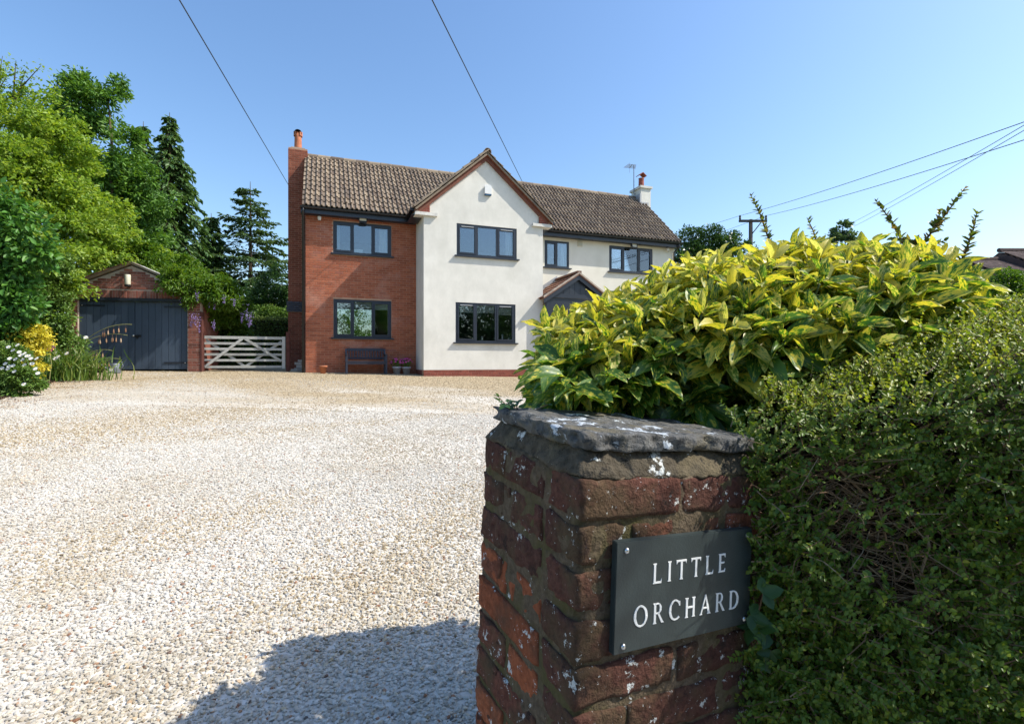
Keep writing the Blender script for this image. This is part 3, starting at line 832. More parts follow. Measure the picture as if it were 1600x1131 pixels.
# roofs -------------------------------------------------------
RE, ZE, RR_, ZR = 1.08, 5.285, 3.9, 7.87       # eave and ridge of the main roof: depth, height
TW, ROWS = .30, 11
raf = math.hypot(RR_ - RE, ZR - ZE); pitch = math.atan2(ZR - ZE, RR_ - RE)
GA = raf / ROWS
mr = MB()
mr.slab([(-3.56, 0), (10.60, 0), (10.60, raf), (-3.56, raf)], [], lambda x, y, d: (x, RE + y * math.cos(pitch) + (d + .035) * math.sin(pitch), ZE + y * math.sin(pitch) - (d + .035) * math.cos(pitch)), .10)
mr.slab([(-3.56, 0), (10.60, 0), (10.60, raf), (-3.56, raf)], [], lambda x, y, d: (x, 2 * RR_ - RE - y * math.cos(pitch) - d * math.sin(pitch), ZE + y * math.sin(pitch) - d * math.cos(pitch)), .12)
roof = mr.build('roof', M['roof_tile'], house)
def tile_mesh():
    prof = []
    cut = (0, .50, .55, .62, .74, .86, .95, 1.0)
    hts = (0, 0, .030, .046, .052, .046, .030, 0)
    for q in (0, 1):
        for c_, h in zip(cut, hts):
            if q and c_ == 0:
                continue
            prof.append(((q + c_) / 2 * (TW + .006), h))
    v, f = [], []
    L_ = GA + .07
    n = len(prof)
    for (yy, zz) in ((0, .036), (L_, -.006)):
        v += [(x, yy, z + zz) for x, z in prof]
    v += [(x, 0, z + .002) for x, z in prof]
    for i in range(n - 1):
        f.append((i, i + 1, n + i + 1, n + i))
        f.append((2 * n + i, 2 * n + i + 1, i + 1, i))
    f.append((0, n, 2 * n)); f.append((n - 1, 3 * n - 1, 2 * n - 1))
    me = bpy.data.meshes.new('tile'); me.from_pydata(v, [], f); me.materials.append(M['roof_tile'])
    me.polygons.foreach_set('use_smooth', [True] * len(me.polygons))
    try:
        me.set_sharp_from_angle(angle=R(50))
    except Exception:
        pass
    return me
TILE = tile_mesh()
def gab_z(u):
    return 7.26 - abs(u - 2.04) * .872
spots = []
for r in range(ROWS):
    for c in range(47):
        u = -3.56 + c * (14.16 / 47)
        y = r * GA
        v_, z_ = RE + y * math.cos(pitch), ZE + y * math.sin(pitch)
        if -.45 < u < 4.4 and gab_z(u + .15) - .12 > z_ + .25:
            continue
        spots.append((u, v_, z_))
eye_l = HM.inverted() @ Vector((0, 0, EYE))
spots.sort(key=lambda s: (Vector(s) - eye_l).length)
def put_tiles(parent, spots, rot, limit):
    big = MB()
    for i, s in enumerate(spots):
        tw = rot @ Matrix.Rotation(random.gauss(0, .006), 4, 'Z') @ Matrix.Rotation(random.gauss(0, .008), 4, 'X')
        Mx = Matrix.Translation(Vector(s) + Vector((random.gauss(0, .003), 0, random.gauss(0, .002)))) @ tw
        if i < limit:
            o = link('tile', TILE, parent); o.matrix_basis = Mx
        else:
            big.add([Mx @ v.co for v in TILE.vertices], [tuple(p.vertices) for p in TILE.polygons])
    if big.v:
        me = bpy.data.meshes.new('tiling'); me.from_pydata(big.v, [], big.f); me.materials.append(M['roof_tile'])
        me.polygons.foreach_set('use_smooth', [True] * len(me.polygons))
        try:
            me.set_sharp_from_angle(angle=R(50))
        except Exception:
            pass
        tag(link('tiling', me, parent), kind='stuff')
put_tiles(roof, spots, Matrix.Rotation(pitch, 4, 'X'), 300)
def ridge_tile_mesh(l=.43, r=.125):
    v, f = [], []
    for x in (0, l):
        for k in range(7):
            a = R(-15 + 210 * k / 6)
            v.append((x, r * math.cos(a), r * math.sin(a)))
        for k in range(7):
            a = R(-15 + 210 * k / 6)
            v.append((x, (r - .02) * math.cos(a), (r - .02) * math.sin(a)))
    for k in range(6):
        f += [(k, k + 1, 15 + k, 14 + k), (7 + k, 21 + k, 22 + k, 8 + k), (k, 7 + k, 8 + k, k + 1), (14 + k, 15 + k, 22 + k, 21 + k)]
    me = bpy.data.meshes.new('ridge_tile'); me.from_pydata(v, [], f); me.materials.append(M['roof_tile'])
    return me
RT = ridge_tile_mesh()
for k in range(32):
    o = link('ridge_tile', RT, roof)
    o.location = (-3.57 + k * .4425, RR_, ZR - .03 + random.uniform(-.006, .006))
    o.rotation_euler = (0, random.gauss(0, .008), random.gauss(0, .01))
# gable roof with tiles on both slopes
gr = MB()
GE = 2.35; gp = math.atan(.872); gl_ = GE / math.cos(gp)
for sgn in (-1, 1):
    gr.slab([(0, -.17), (gl_, -.17), (gl_, 1.3), (0, 3.05)], [], lambda x, y, d: (2.04 + sgn * (x * math.cos(gp) - (d + .03) * math.sin(gp)), y, 7.26 - x * math.sin(gp) - (d + .03) * math.cos(gp)), .055)
groof = gr.build('gable_roof', M['roof_tile'], house)
gs_l, gs_r = [], []
GR = 9; gg = gl_ / GR
for r in range(GR):
    for c in range(11):
        v0 = -.2 + c * .30
        zr = 7.26 - (gl_ - r * gg) * math.sin(gp)
        vm = RE + (zr - ZE) / math.tan(pitch)
        if v0 > vm + .1:
            continue
        x_ = (gl_ - r * gg) * math.cos(gp)
        gs_l.append((2.04 - x_, v0 + .30, 7.26 - x_ * .872))
        gs_r.append((2.04 + x_, v0, 7.26 - x_ * .872))
rl = Matrix.Rotation(R(-90), 4, 'Z') @ Matrix.Rotation(gp, 4, 'X')
rr_ = Matrix.Rotation(R(90), 4, 'Z') @ Matrix.Rotation(gp, 4, 'X')
gs_l.sort(key=lambda s: s[1]); gs_r.sort(key=lambda s: s[1])
put_tiles(groof, gs_l, rl, 27)
put_tiles(groof, gs_r, rr_, 27)
for k in range(8):
    o = link('ridge_tile', RT, groof)
    o.location = (2.04, -.2 + k * .4425, 7.235 + random.uniform(-.005, .005)); o.rotation_euler = (0, 0, R(90))
# mortar bedding and barge boards along the gable, brick corbels and stone kneelers at its feet
for sgn in (-1, 1):
    P = lambda t, dn: (2.04 + sgn * t, 7.26 - t * .872 - dn)
    q = [P(-.0, .085), P(2.33, .085), P(2.33, .125), P(0, .125)]
    MB().slab(q, [], lambda x, y, d: (x, -.155 + d, y), .15).build('undercloak', M['barge'], house)
    q = [P(0, .13), P(2.2, .13), P(2.2, .27), P(0, .27)]
    MB().slab(q, [], lambda x, y, d: (x, -.075 + d, y), .07).build('barge_board', M['barge'], house)
    e = 2.04 + sgn * 2.02
    cb = MB()
    xa, xb = (e - .27, e + .16) if sgn < 0 else (e - .16, e + .27)
    top = (lambda x: 7.26 - abs(x - 2.04) * .872 - .13)
    cb.slab([(xa, 5.115), (xb, 5.115), (xb, top(xb)), (xa, top(xa))], [], lambda x, y, d: (x, -.06 + d, y), .30)
    corb = cb.build('corbel', M['mortar'], house)
    for r in range(7):
        z = 5.12 + r * .075
        x = xa + (.0 if r % 2 else -.11)
        while x < xb - .02:
            p, qx = max(x, xa), min(x + .215, xb)
            if qx - p > .04 and z + .065 < min(top(p), top(qx)) - .0:
                o = link('brick', brick_mesh(round((qx - p) / .005) * .005, .065, .05, M['plinth_brick']), corb)
                o.location = (p, -.066, z)
            x += .225
    ka, kb = (e - .30, e + .40) if sgn < 0 else (e - .40, e + .30)
    MB().box(ka, kb, -.10, .25, 5.015, 5.112).build('kneeler', M['stone'], house)
# gutters, fascia, soffits, downpipes
def gutter(u0, u1, v, z):
    mb = MB(); n = 8
    vs, fs = [], []
    for x in (u0, u1):
        for k in range(n + 1):
            a = R(180 + 180 * k / n); vs.append((x, v + .06 * math.cos(a), z + .06 * math.sin(a)))
        for k in range(n + 1):
            a = R(180 + 180 * k / n); vs.append((x, v + .054 * math.cos(a), z + .054 * math.sin(a)))
    m_ = n + 1
    for k in range(n):
        fs += [(k, k + 1, 2 * m_ + k + 1, 2 * m_ + k), (m_ + k, 3 * m_ + k, 3 * m_ + k + 1, m_ + k + 1), (k, m_ + k, m_ + k + 1, k + 1)]
    return mb.add(vs, fs).build('gutter', M['gutter'], house)
gutter(-3.62, -.28, 1.03, 5.245); gutter(4.38, 10.66, 1.03, 5.245)
MB().box(-3.60, -.05, 1.10, 1.125, 5.06, 5.26).box(4.1, 10.62, 1.10, 1.125, 5.06, 5.26).build('fascia', M['dark'], house)
MB().box(-3.60, -.05, 1.126, VW - .004, 5.075, 5.095).box(4.1, 10.62, 1.126, VW - .004, 5.075, 5.095).build('soffit', M['dark'], house)
for u in (-.36, 4.44):
    mb = MB()
    mb.box(u - .06, u + .06, .02, 1.02, 5.16, 5.24)
    mb.build('gutter', M['gutter'], house)
    MB().box(min(u, u + .36 * (1 if u < 0 else -1)) , max(u, u + .36 * (1 if u < 0 else -1)), .03, 1.1, 5.03, 5.05).build('soffit', M['dark'], house)
def downpipe(pts, r=.034):
    return MB().tube(pts, r, 8).build('downpipe', M['gutter'], house, True)
downpipe([(-3.53, 1.03, 5.19), (-3.53, 1.05, 5.08), (-3.53, 1.35, 4.92), (-3.53, 1.35, .02)], .045)
downpipe([(10.48, 1.03, 5.19), (10.48, 1.05, 5.08), (10.48, 1.35, 4.9), (10.48, 1.35, .0)])
# left chimney: brick breast with a band of blue bricks, clay pot with a cut-away cowl
c0 = MB().box(-4.10, -3.475, 3.71, 4.6, -.05, 8.03).build('chimney', M['mortar'], house)
lay_bricks(c0, M['chimney_brick'], -4.11, -3.468, -.04, 107, [], 3.71, limit=170, near=lambda t: -t[1],
           keep=lambda p, q, z: not (2.2 < z < 2.56))
lay_bricks(c0, M['blue_brick'], -4.16, -3.468, 2.22, 5, [], 3.71, proud=.05, depth=.08)
for r in range(0, 107):
    for k in range(4):
        pass
MB().box(-4.02, -3.56, 3.78, 4.5, 8.03, 8.09).build('flaunching', M['garage_mortar'], house)
pot = MB().lathe([(.135, 0), (.128, .1), (.118, .50), (.12, .56)], (-3.80, 4.05, 8.08), 18).build('chimney_pot', M['terracotta'], house, True)
hood = MB()
n = 20
vs, fs = [], []
for k in range(n + 1):
    a = R(-65 + 310 * k / n) + R(0)
    for r_ in (.125, .15):
        for z in (0, 1):
            yy = math.sin(a) * r_
            top_z = .56 + .12 + .06 * math.sin(a)
            vs.append((-3.80 + math.cos(a) * r_, 4.05 + yy, 8.08 + (.50 if z == 0 else top_z)))
for k in range(n):
    a, b_ = 4 * k, 4 * k + 4
    fs += [(a, b_, b_ + 1, a + 1), (a + 2, a + 3, b_ + 3, b_ + 2), (a + 1, b_ + 1, b_ + 3, a + 3), (a, a + 2, b_ + 2, b_)]
hood.add(vs, fs).build('cowl', M['terracotta'], pot)
# a steel liner hood: an open ring that stands upright on the pot
ring = MB(); vs, fs = [], []
for y in (-.10, .10):
    for k in range(24):
        a = 2 * math.pi * k / 24
        for r_ in (.105, .128):
            vs.append((-3.80 + r_ * math.cos(a), 4.05 + y, 8.08 + .60 + r_ * 1.0 * math.sin(a)))
for k in range(24):
    a, b_ = 2 * k, 2 * ((k + 1) % 24)
    fs += [(a, b_, b_ + 1, a + 1), (48 + a, 48 + a + 1, 48 + b_ + 1, 48 + b_), (a + 1, b_ + 1, 48 + b_ + 1, 48 + a + 1), (a, 48 + a, 48 + b_, b_)]
ring.add(vs, fs).build('cowl_ring', M['soot'], pot, True)
# right chimney: rendered stack
c1 = MB().box(10.36, 10.88, 3.5, 4.25, 6.4, 8.22).build('chimney', M['render'], house)
MB().box(10.30, 10.94, 3.44, 4.31, 8.22, 8.32).build('cap', M['stone'], c1)
MB().box(10.32, 10.70, 3.40, 3.5, 7.40, 7.56).box(10.28, 10.36, 3.45, 4.3, 7.40, 7.95).build('flashing', M['lead'], c1)
p1 = MB().lathe([(.14, 0), (.13, .05), (.118, .42), (.13, .46)], (10.62, 3.85, 8.32), 16).build('chimney_pot', M['red_clay'], house, True)
hd = MB()
for s in (-1, 1):
    hd.bar((10.62 + s * .11, 3.85, 8.76), (10.62 + s * .11, 3.85, 8.92), .03, .12)
    hd.add([(10.62, 3.70, 9.0), (10.62, 4.0, 9.0), (10.62 + s * .19, 4.0, 8.86), (10.62 + s * .19, 3.70, 8.86), (10.62, 3.70, 9.03), (10.62, 4.0, 9.03), (10.62 + s * .19, 4.0, 8.89), (10.62 + s * .19, 3.70, 8.89)],
           [(0, 1, 2, 3), (4, 7, 6, 5), (0, 3, 7, 4), (1, 5, 6, 2), (2, 6, 7, 3)])
hd.build('cowl', M['red_clay'], p1)

# porch: tiled gable canopy with dark boarded front
pf = -.35
porch = MB()
pu, pz, ps, pe = 5.25, 3.46, .66, 1.30
for sgn in (-1, 1):
    for u in (pu + sgn * 1.12,):
        porch.box(u - .06, u + .06, pf + .08, pf + .2, -.05, 2.62)
porch.box(pu - 1.18, pu + 1.18, pf + .08, pf + .2, 2.62, 2.76)
porch.box(pu - 1.18, pu - 1.06, pf + .2, VW, 2.62, 2.74).box(pu + 1.06, pu + 1.18, pf + .2, VW, 2.62, 2.74)
porch = porch.build('porch', M['dark'], house)
n = 11
for k in range(n):
    a = pu - 1.15 + 2.3 * k / n; b_ = a + 2.3 / n - .008
    t = lambda x: pz - .10 - abs(x - pu) * ps
    MB().slab([(a, 2.76), (b_, 2.76), (b_, t(b_)), (a, t(a))] if not (a < pu < b_) else [(a, 2.76), (b_, 2.76), (b_, t(b_)), (pu, t(pu)), (a, t(a))], [], lambda x, y, d: (x, pf + .11 + d, y), .03).build('board', M['dark'], porch)
for sgn in (-1, 1):
    q = [(pu, pz - .02), (pu + sgn * pe, pz - .02 - pe * ps), (pu + sgn * pe, pz - .20 - pe * ps), (pu, pz - .20)]
    MB().slab(q, [], lambda x, y, d: (x, pf + d, y), .04).build('barge_board', M['dark'], porch)
    pl_ = math.hypot(pe, pe * ps); pp = math.atan(ps)
    MB().slab([(0, pf - .03), (pl_ + .03, pf - .03), (pl_ + .03, VW - .01), (0, VW - .01)], [], lambda x, y, d: (pu + sgn * (x * math.cos(pp) - d * math.sin(pp)), y, pz - x * math.sin(pp) - d * math.cos(pp)), .035).build('roof_deck', M['porch_tile'], porch)
    MB().slab([(0, 0), (pl_ + .03, 0), (pl_ + .03, .06), (0, .06)], [], lambda x, y, d: (pu + sgn * (x * math.cos(pp)), pf - .045 + d, pz + .062 - x * math.sin(pp) - y), .05).build('verge', M['garage_mortar'], porch)
    nr = 6
    for r in range(nr):
        for c in range(9):
            y0 = pf + c * .195
            x0, x1 = pl_ * (r) / nr, pl_ * (r + 1) / nr + .05
            Q = lambda x, y, h: (pu + sgn * (x * math.cos(pp) + h * math.sin(pp)), y, pz - x * math.sin(pp) + h * math.cos(pp))
            j = random.uniform(-.004, .004)
            v8 = [Q(x0, y0, .004), Q(x1, y0, .028 + j), Q(x1, y0 + .19, .028 + j), Q(x0, y0 + .19, .004), Q(x0, y0, .018), Q(x1, y0, .05 + j), Q(x1, y0 + .19, .05 + j), Q(x0, y0 + .19, .018)]
            MB().add(v8, [(0, 1, 2, 3), (4, 7, 6, 5), (0, 4, 5, 1), (1, 5, 6, 2), (2, 6, 7, 3), (3, 7, 4, 0)]).build('tile', M['porch_tile'], porch)
MB().bar((pu, pf - .04, pz + .06), (pu, VW, pz + .06), .16, .07).build('ridge_tile', M['porch_tile'], porch)
MB().slab([(pu - pe, pz + .06 - pe * ps), (pu - pe, pz + .2 - pe * ps), (pu, pz + .2), (pu, pz + .06)], [], lambda x, y, d: (x, VW - .012 + d, y), .01).build('flashing', M['lead'], porch)
MB().box(pu - 1.05, pu + 1.05, pf + .12, pf + .16, -.04, 2.61).build('screen', M['dark'], porch)
MB().box(4.56, 5.74, VW + .05, VW + .1, -.04, 2.09).build('front_door', M['dark'], house)

# things fixed to the house ----------------------------------
def fixture(name, label, cat, u, v, z, group=None):
    return thing(name, label, cat, hw(u, v, z), TH, group)
a_ = fixture('alarm_box', 'white alarm box with a blue base high on the white gable', 'alarm box', 2.09, 0, 6.03)
MB().slab([(-.115, -.12), (.115, -.12), (.115, .12), (.07, .17), (-.07, .17), (-.115, .12)], [], lambda x, y, d: (x, -.09 + d, y), .088).build('cover', M['white_plastic'], a_)
MB().box(-.11, .11, -.085, -.004, -.165, -.122).build('strobe', plain('blue_lens', (.03, .09, .17), .25, .5, bmp=0), a_)
def bulkhead(u, v, z, label):
    f_ = fixture('floodlight', label, 'floodlight', u, v, z)
    return f_
f1 = bulkhead(-1.74, VW, 5.0, 'square pale floodlight over the upper window of the orange brick wall')
MB().box(-.035, .035, -.16, -.006, -.02, .03).box(-.13, .13, -.21, -.15, -.02, .14).build('body', M['bin'], f1)
MB().box(-.105, .105, -.222, -.212, .0, .125).build('lens', M['cream_plastic'], f1)
MB().box(-.11, .11, -.20, -.10, -.06, -.022).build('sensor', M['bin'], f1)
f2 = bulkhead(8.48, VW, 5.02, 'black tilted floodlight above the right end window of the house')
MB().bar((0, -.006, .06), (0, -.14, .03), .05, .05).add([(-.13, -.24, -.10), (.13, -.24, -.10), (.15, -.20, .09), (-.15, -.20, .09), (-.11, -.13, -.06), (.11, -.13, -.06), (.12, -.10, .08), (-.12, -.10, .08)],
          [(0, 1, 2, 3), (4, 7, 6, 5), (0, 4, 5, 1), (1, 5, 6, 2), (2, 6, 7, 3), (3, 7, 4, 0)]).build('body', M['bin'], f2)
MB().add([(-.09, -.247, -.075), (.09, -.247, -.075), (.105, -.216, .06), (-.105, -.216, .06), (-.09, -.243, -.075), (.09, -.243, -.075), (.105, -.212, .06), (-.105, -.212, .06)], [(0, 1, 2, 3), (4, 7, 6, 5), (0, 4, 5, 1), (1, 5, 6, 2), (2, 6, 7, 3), (3, 7, 4, 0)]).build('lens', M['cream_plastic'], f2)
for u, z, lab in ((-3.06, 4.99, 'white dome camera under the gutter beside the left chimney'), (10.15, 5.0, 'white dome camera under the gutter at the right end of the cream wall')):
    cm = fixture('security_camera', lab, 'security camera', u, VW, z, 'security cameras under the gutter')
    MB().lathe([(.055, .05), (.06, .0), (.055, -.01)], (0, -.09, 0), 12).box(-.03, .03, -.07, -.004, .0, .045).build('bracket', M['white_plastic'], cm)
    MB().lathe([(.005, -.075), (.03, -.07), (.05, -.04), (.052, -.012)], (0, -.09, 0), 12).build('dome', M['white_plastic'], cm, True)
    MB().lathe([(.006, -.084), (.022, -.08), (.024, -.07)], (0, -.105, 0), 10).build('lens', M['bin'], cm)
vc = fixture('vent_cover', 'small square cream vent cover between the two right wing windows', 'vent', 6.2, VW, 4.93)
MB().box(-.10, .10, -.03, -.004, -.10, .10).build('frame', M['cream_plastic'], vc)
for k in range(4):
    MB().box(-.08, .08, -.042, -.032, -.075 + k * .043, -.05 + k * .043).build('slat', M['cream_plastic'], vc)
ae = fixture('tv_aerial', 'thin television aerial on a mast beside the right chimney', 'aerial', 10.26, 3.9, 7.75)
MB().tube([(0, 0, -.1), (0, 0, 1.62)], .02, 8).build('mast', M['galv'], ae)
MB().tube([(.0, .35, 1.60), (-.34, -.38, 1.46)], .013, 6).build('boom', M['galv'], ae)
for k in range(9):
    t = k / 8
    c = Vector((.0, .35, 1.60)).lerp(Vector((-.34, -.38, 1.46)), t)
    s = .30 - .10 * t
    MB().tube([c + Vector((-s, .1 * s, 0)), c + Vector((s, -.1 * s, 0))], .006, 5).build('rod', M['galv'], ae)
MB().tube([(.0, .35, 1.38), (.0, .35, 1.85)], .006, 5).build('reflector', M['galv'], ae)
MB().bar((0, 0, .12), (.1, 0, .12), .03, .03).bar((0, 0, .3), (.1, 0, .3), .03, .03).build('bracket', M['galv'], ae)

# small things standing inside on the window sills
MB().box(-2.7, -.8, VW + .091, VW + .34, 3.90, 3.985).build('window_board', M['white_plastic'], house)
MB().box(1.0, 3.1, .091, .34, 1.04, 1.125).build('window_board', M['white_plastic'], house)
for nm, lab, u, w_, h in (('letter_tray', 'low white tray inside the upper left window on its sill', -2.32, .27, .085), ('white_box', 'white box inside the middle pane of the upper brick wall window', -1.86, .27, .15)):
    t = thing(nm, lab, 'box', hw(u, VW + .2, 3.988), TH)
    MB().box(-w_ / 2, w_ / 2, -.07, .07, 0, .008).box(-w_ / 2, w_ / 2, -.07, -.062, .0085, h).box(-w_ / 2, w_ / 2, .062, .07, .0085, h).box(-w_ / 2, -w_ / 2 + .008, -.0615, .0615, .0085, h).box(w_ / 2 - .008, w_ / 2, -.0615, .0615, .0085, h).build('tray', M['white_plastic'], t)
for u, h, lab in ((1.96, .17, 'pale pot on the sill inside the lower gable window centre pane'), (2.66, .24, 'tall white candle stick inside the lower gable window right pane'), (2.9, .14, 'short white jar inside the lower gable window right pane')):
    t = thing('ornament', lab, 'ornament', hw(u, .2, 1.128), TH, 'ornaments on the sill of the lower gable window')
    MB().lathe([(.04, 0), (.05, h * .15), (.028, h * .5), (.036, h * .85), (.03, h)], (0, 0, 0), 12).build('body', M['white_plastic'], t, True)

# bench and pots along the brick wall
be = thing('bench', 'dark slatted garden bench against the orange brick wall', 'bench', hw(-1.66, .98, gz(-4.6, 16.3) - 1.0 + .0), TH)
for s in (-1, 1):
    MB().box(s * .60 - .03, s * .60 + .03, -.27, -.21, 0, .60).build('leg', M['bench'], be)
    mb = MB().bar((s * .60, .20, 0), (s * .60, .20, .40), .06, .055, up=(0, 1, 0)).bar((s * .60, .20, .40), (s * .60, .29, .80), .06, .055, up=(0, 1, 0))
    mb.build('leg', M['bench'], be)
    MB().box(s * .60 - .035, s * .60 + .035, -.29, .25, .602, .63).build('armrest', M['bench'], be)
    MB().box(s * .60 - .02, s * .60 + .02, -.208, .17, .30, .37).build('side_rail', M['bench'], be)
for k in range(5):
    MB().box(-.63, .63, -.275 + k * .098, -.20 + k * .098, .385, .41).build('slat', M['bench'], be)
MB().box(-.57, .57, -.262, -.235, .31, .38).build('apron', M['bench'], be)
for z0, z1 in ((.47, .53), (.74, .82)):
    y = .20 + (z0 - .4) * .225
    MB().bar((-.57, y + .01, (z0 + z1) / 2), (.57, y + .01, (z0 + z1) / 2), .03, z1 - z0).build('back_rail', M['bench'], be)
for k in range(13):
    x = -.51 + k * .085
    MB().bar((x, .222, .53), (x, .275, .74), .036, .014, up=(0, 1, 0)).build('slat', M['bench'], be)

def pot_thing(name, label, u, v, r, h, mat, group=None):
    p = hw(u, v, 0); z = gz(p.x, p.y)
    t = thing(name, label, 'flower pot', (p.x, p.y, z), 0, group)
    MB().lathe([(r * .68, 0), (r * .95, h * .78), (r * 1.08, h * .78), (r * 1.1, h), (r * .95, h), (r * .9, h * .85)], (0, 0, 0), 18).build('pot', mat, t, True)
    MB().lathe([(r * .88, h * .85), (r * .3, h * .9)], (0, 0, 0), 14).build('compost', M['soil'], t)
    return t
pot_thing('plant_pot', 'empty terracotta pot beside the bench on the left', -2.95, 1.05, .115, .25, M['terracotta'])
for u, lab, s in ((-.69, 'pale pot of bright pink flowers nearer the bench', 1), (-.38, 'pale pot of pink flowers beside the white gable return', 2)):
    t = pot_thing('plant_pot', lab, u, 1.02, .14, .24, M['pot_grey'], 'pale flower pots by the gable')
    n = 130
    P = rdir(n) * (rng.random(n) ** .4)[:, None] * np.array([.2, .2, .14]) + np.array([0, 0, .36])
    tag(leaves('foliage', P, rdir(n) + [0, 0, .4], rdir(n) + [0, 0, .8], .06, .035, FOLD, M['f_ash'], t), kind='stuff')
    for k in range(26):
        d = Vector(rdir(1)[0]); d.z = abs(d.z); d.y -= .3
        c = Vector((0, 0, .36)) + Vector((d.x * .21, d.y * .2, d.z * .17))
        ang = 2 * np.pi * np.arange(5) / 5
        fx = Vector((d.x, d.y, d.z + .3)).normalized()
        e1 = fx.orthogonal().normalized(); e2 = fx.cross(e1)
        Dd = np.array([list(e1 * math.cos(a) + e2 * math.sin(a) + fx * .15) for a in ang])
        leaves('flower', np.tile(np.array(c), (5, 1)), Dd, np.tile(np.array(fx), (5, 1)), .036, .034, FOLD, M['petal_pink'], t)
# small heap of pale blocks against the chimney
hp = hw(-3.68, 2.5, 0)
st = thing('stone_pile', 'small stack of pale stone blocks by the foot of the left chimney', 'stone pile', (hp.x, hp.y, gz(hp.x, hp.y)), .4)
for k, (x, y, z, l, h) in enumerate([(0, 0, 0, .30, .10), (.02, -.02, .11, .26, .09), (-.03, .01, .21, .22, .08), (.04, 0, .30, .2, .07), (-.16, -.14, 0, .2, .07)]):
    o = MB().box(-l / 2, l / 2, -.09, .09, 0, h).build('stone', M['stone'], st); o.location = (x, y, z); o.rotation_euler = (0, 0, random.uniform(-.5, .5))

# ------------------------------------------------------------------ garage
GT = R(12)
GO = at(209.5, 578.5, 15.0)
garage = thing('garage', 'low red brick garage with dark navy double doors under an overgrown roof', 'garage', GO, GT)
GD = (-1.43, 1.41, 0, 2.10)      # door opening
gh = lambda x: 3.06 - abs(x + .06) * .44
gw = MB().slab([(-1.72, -.1), (GD[0], -.1), (GD[0], GD[3]), (GD[1], GD[3]), (GD[1], -.1), (1.75, -.1), (1.75, gh(1.75)), (-.06, gh(-.06)), (-1.72, gh(-1.72))], [], lambda x, y, d: (x, d, y), .23).build('front_wall', M['garage_mortar'], garage)
rows = 41
lay_bricks(gw, M['garage_brick'], -1.718, 1.748, -.03, rows, [(GD[0], GD[1], -1, GD[3] + .235)], 0, proud=.008,
           keep=lambda p, q, z: z + .065 < min(gh(p), gh(q)) - .01, limit=290)
k = 0
x = GD[0] - .1
while x < GD[1] + .09:          # the arch course of bricks on end above the doors
    o = link('brick', brick_mesh(.215, .065, .05, M['garage_brick']), gw)
    o.rotation_euler = (0, R(-90), 0); o.location = (x + .065, -.008 - random.uniform(0, .004), GD[3] + .012)
    x += .075
MB().box(-1.72, -1.49, .231, 3.0, -.1, 2.2).build('side_wall', M['garage_brick'], garage)
MB().box(1.52, 1.75, .231, 3.0, -.1, 2.2).build('side_wall', M['garage_brick'], garage)
for sgn in (-1, 1):
    MB().slab([(0, -.08), (2.05, -.08), (2.05, 3.1), (0, 3.1)], [], lambda x, y, d: (-.06 + sgn * x * .915, y, 3.16 - x * .403 - d), .06).build('roof', M['roof_tile'], garage)
    for k in range(7):
        x0 = .02 + k * .28
        o = MB().slab([(x0, -.11), (x0 + .275, -.11), (x0 + .275, .12), (x0, .12)], [], lambda x, y, d: (-.06 + sgn * x * .915, y, 3.185 - x * .403 - d + random.uniform(-.003, .003)), .022).build('verge_tile', (M['stone'] if k % 3 else M['garage_mortar']) if sgn > 0 else M['porch_tile'], garage)
MB().box(GD[0] - .04, GD[1] + .04, -.04, .1, GD[3] - .075, GD[3] + .008).build('lintel', M['dark'], garage)
MB().box(1.752, 1.80, -.02, .2, -.05, 1.75).build('edge_post', M['brown_post'], garage)
for sgn, nm in ((-1, 'left'), (1, 'right')):
    xa, xb = (GD[0] + .01, -.01) if sgn < 0 else (0, GD[1] - .01)
    door = MB().box(xa, xb, .095, .12, .03, GD[3] - .08).build('door', M['dark'], garage)
    nbd = 8
    for k in range(nbd):
        a = xa + (xb - xa) * k / nbd; b_ = xa + (xb - xa) * (k + 1) / nbd
        MB().box(a + .004, b_ - .004, .062 + random.uniform(0, .003), .094, .03, GD[3] - .08).build('board', M['door_board'], door)
    hx = xa + .02 if sgn < 0 else xb - .02
    for z in (.22, 1.88):
        MB().box(min(hx, hx - sgn * .62), max(hx, hx - sgn * .62), .05, .060, z - .025, z + .025).build('strap_hinge', M['dark'], door)
        MB().lathe([(.016, 0), (.016, .012), (.004, .018)], (0, 0, 0), 8).build('bolt', M['steel'], door).matrix_basis = Matrix.Translation((hx - sgn * .05, .05, z)) @ Matrix.Rotation(R(90), 4, 'X')
MB().box(.0, .16, .045, .058, .98, 1.04).box(.05, .09, .02, .045, .93, 1.0).build('hasp', M['bin'], garage)
MB().lathe([(.028, 0), (.03, .03), (.012, .04)], (0, 0, 0), 12).build('door_knob', M['steel'], garage, True).matrix_basis = Matrix.Translation((-.04, .06, 1.02)) @ Matrix.Rotation(R(90), 4, 'X')
ll = (Matrix.Translation(GO) @ Matrix.Rotation(GT, 4, 'Z'))
lp = thing('wall_lamp', 'cream cylinder lamp on the brick gable above the garage doors', 'lamp', ll @ Vector((-.10, 0, 2.60)), GT)
MB().lathe([(.07, -.12), (.075, -.1), (.075, .16), (.07, .17)], (0, -.14, 0), 16).build('shade', M['cream_plastic'], lp, True)
MB().lathe([(.06, -.17), (.072, -.155), (.072, -.122)], (0, -.14, 0), 16).build('base', M['bin'], lp)
MB().box(-.03, .03, -.075, -.008, -.16, -.13).build('bracket', M['bin'], lp)

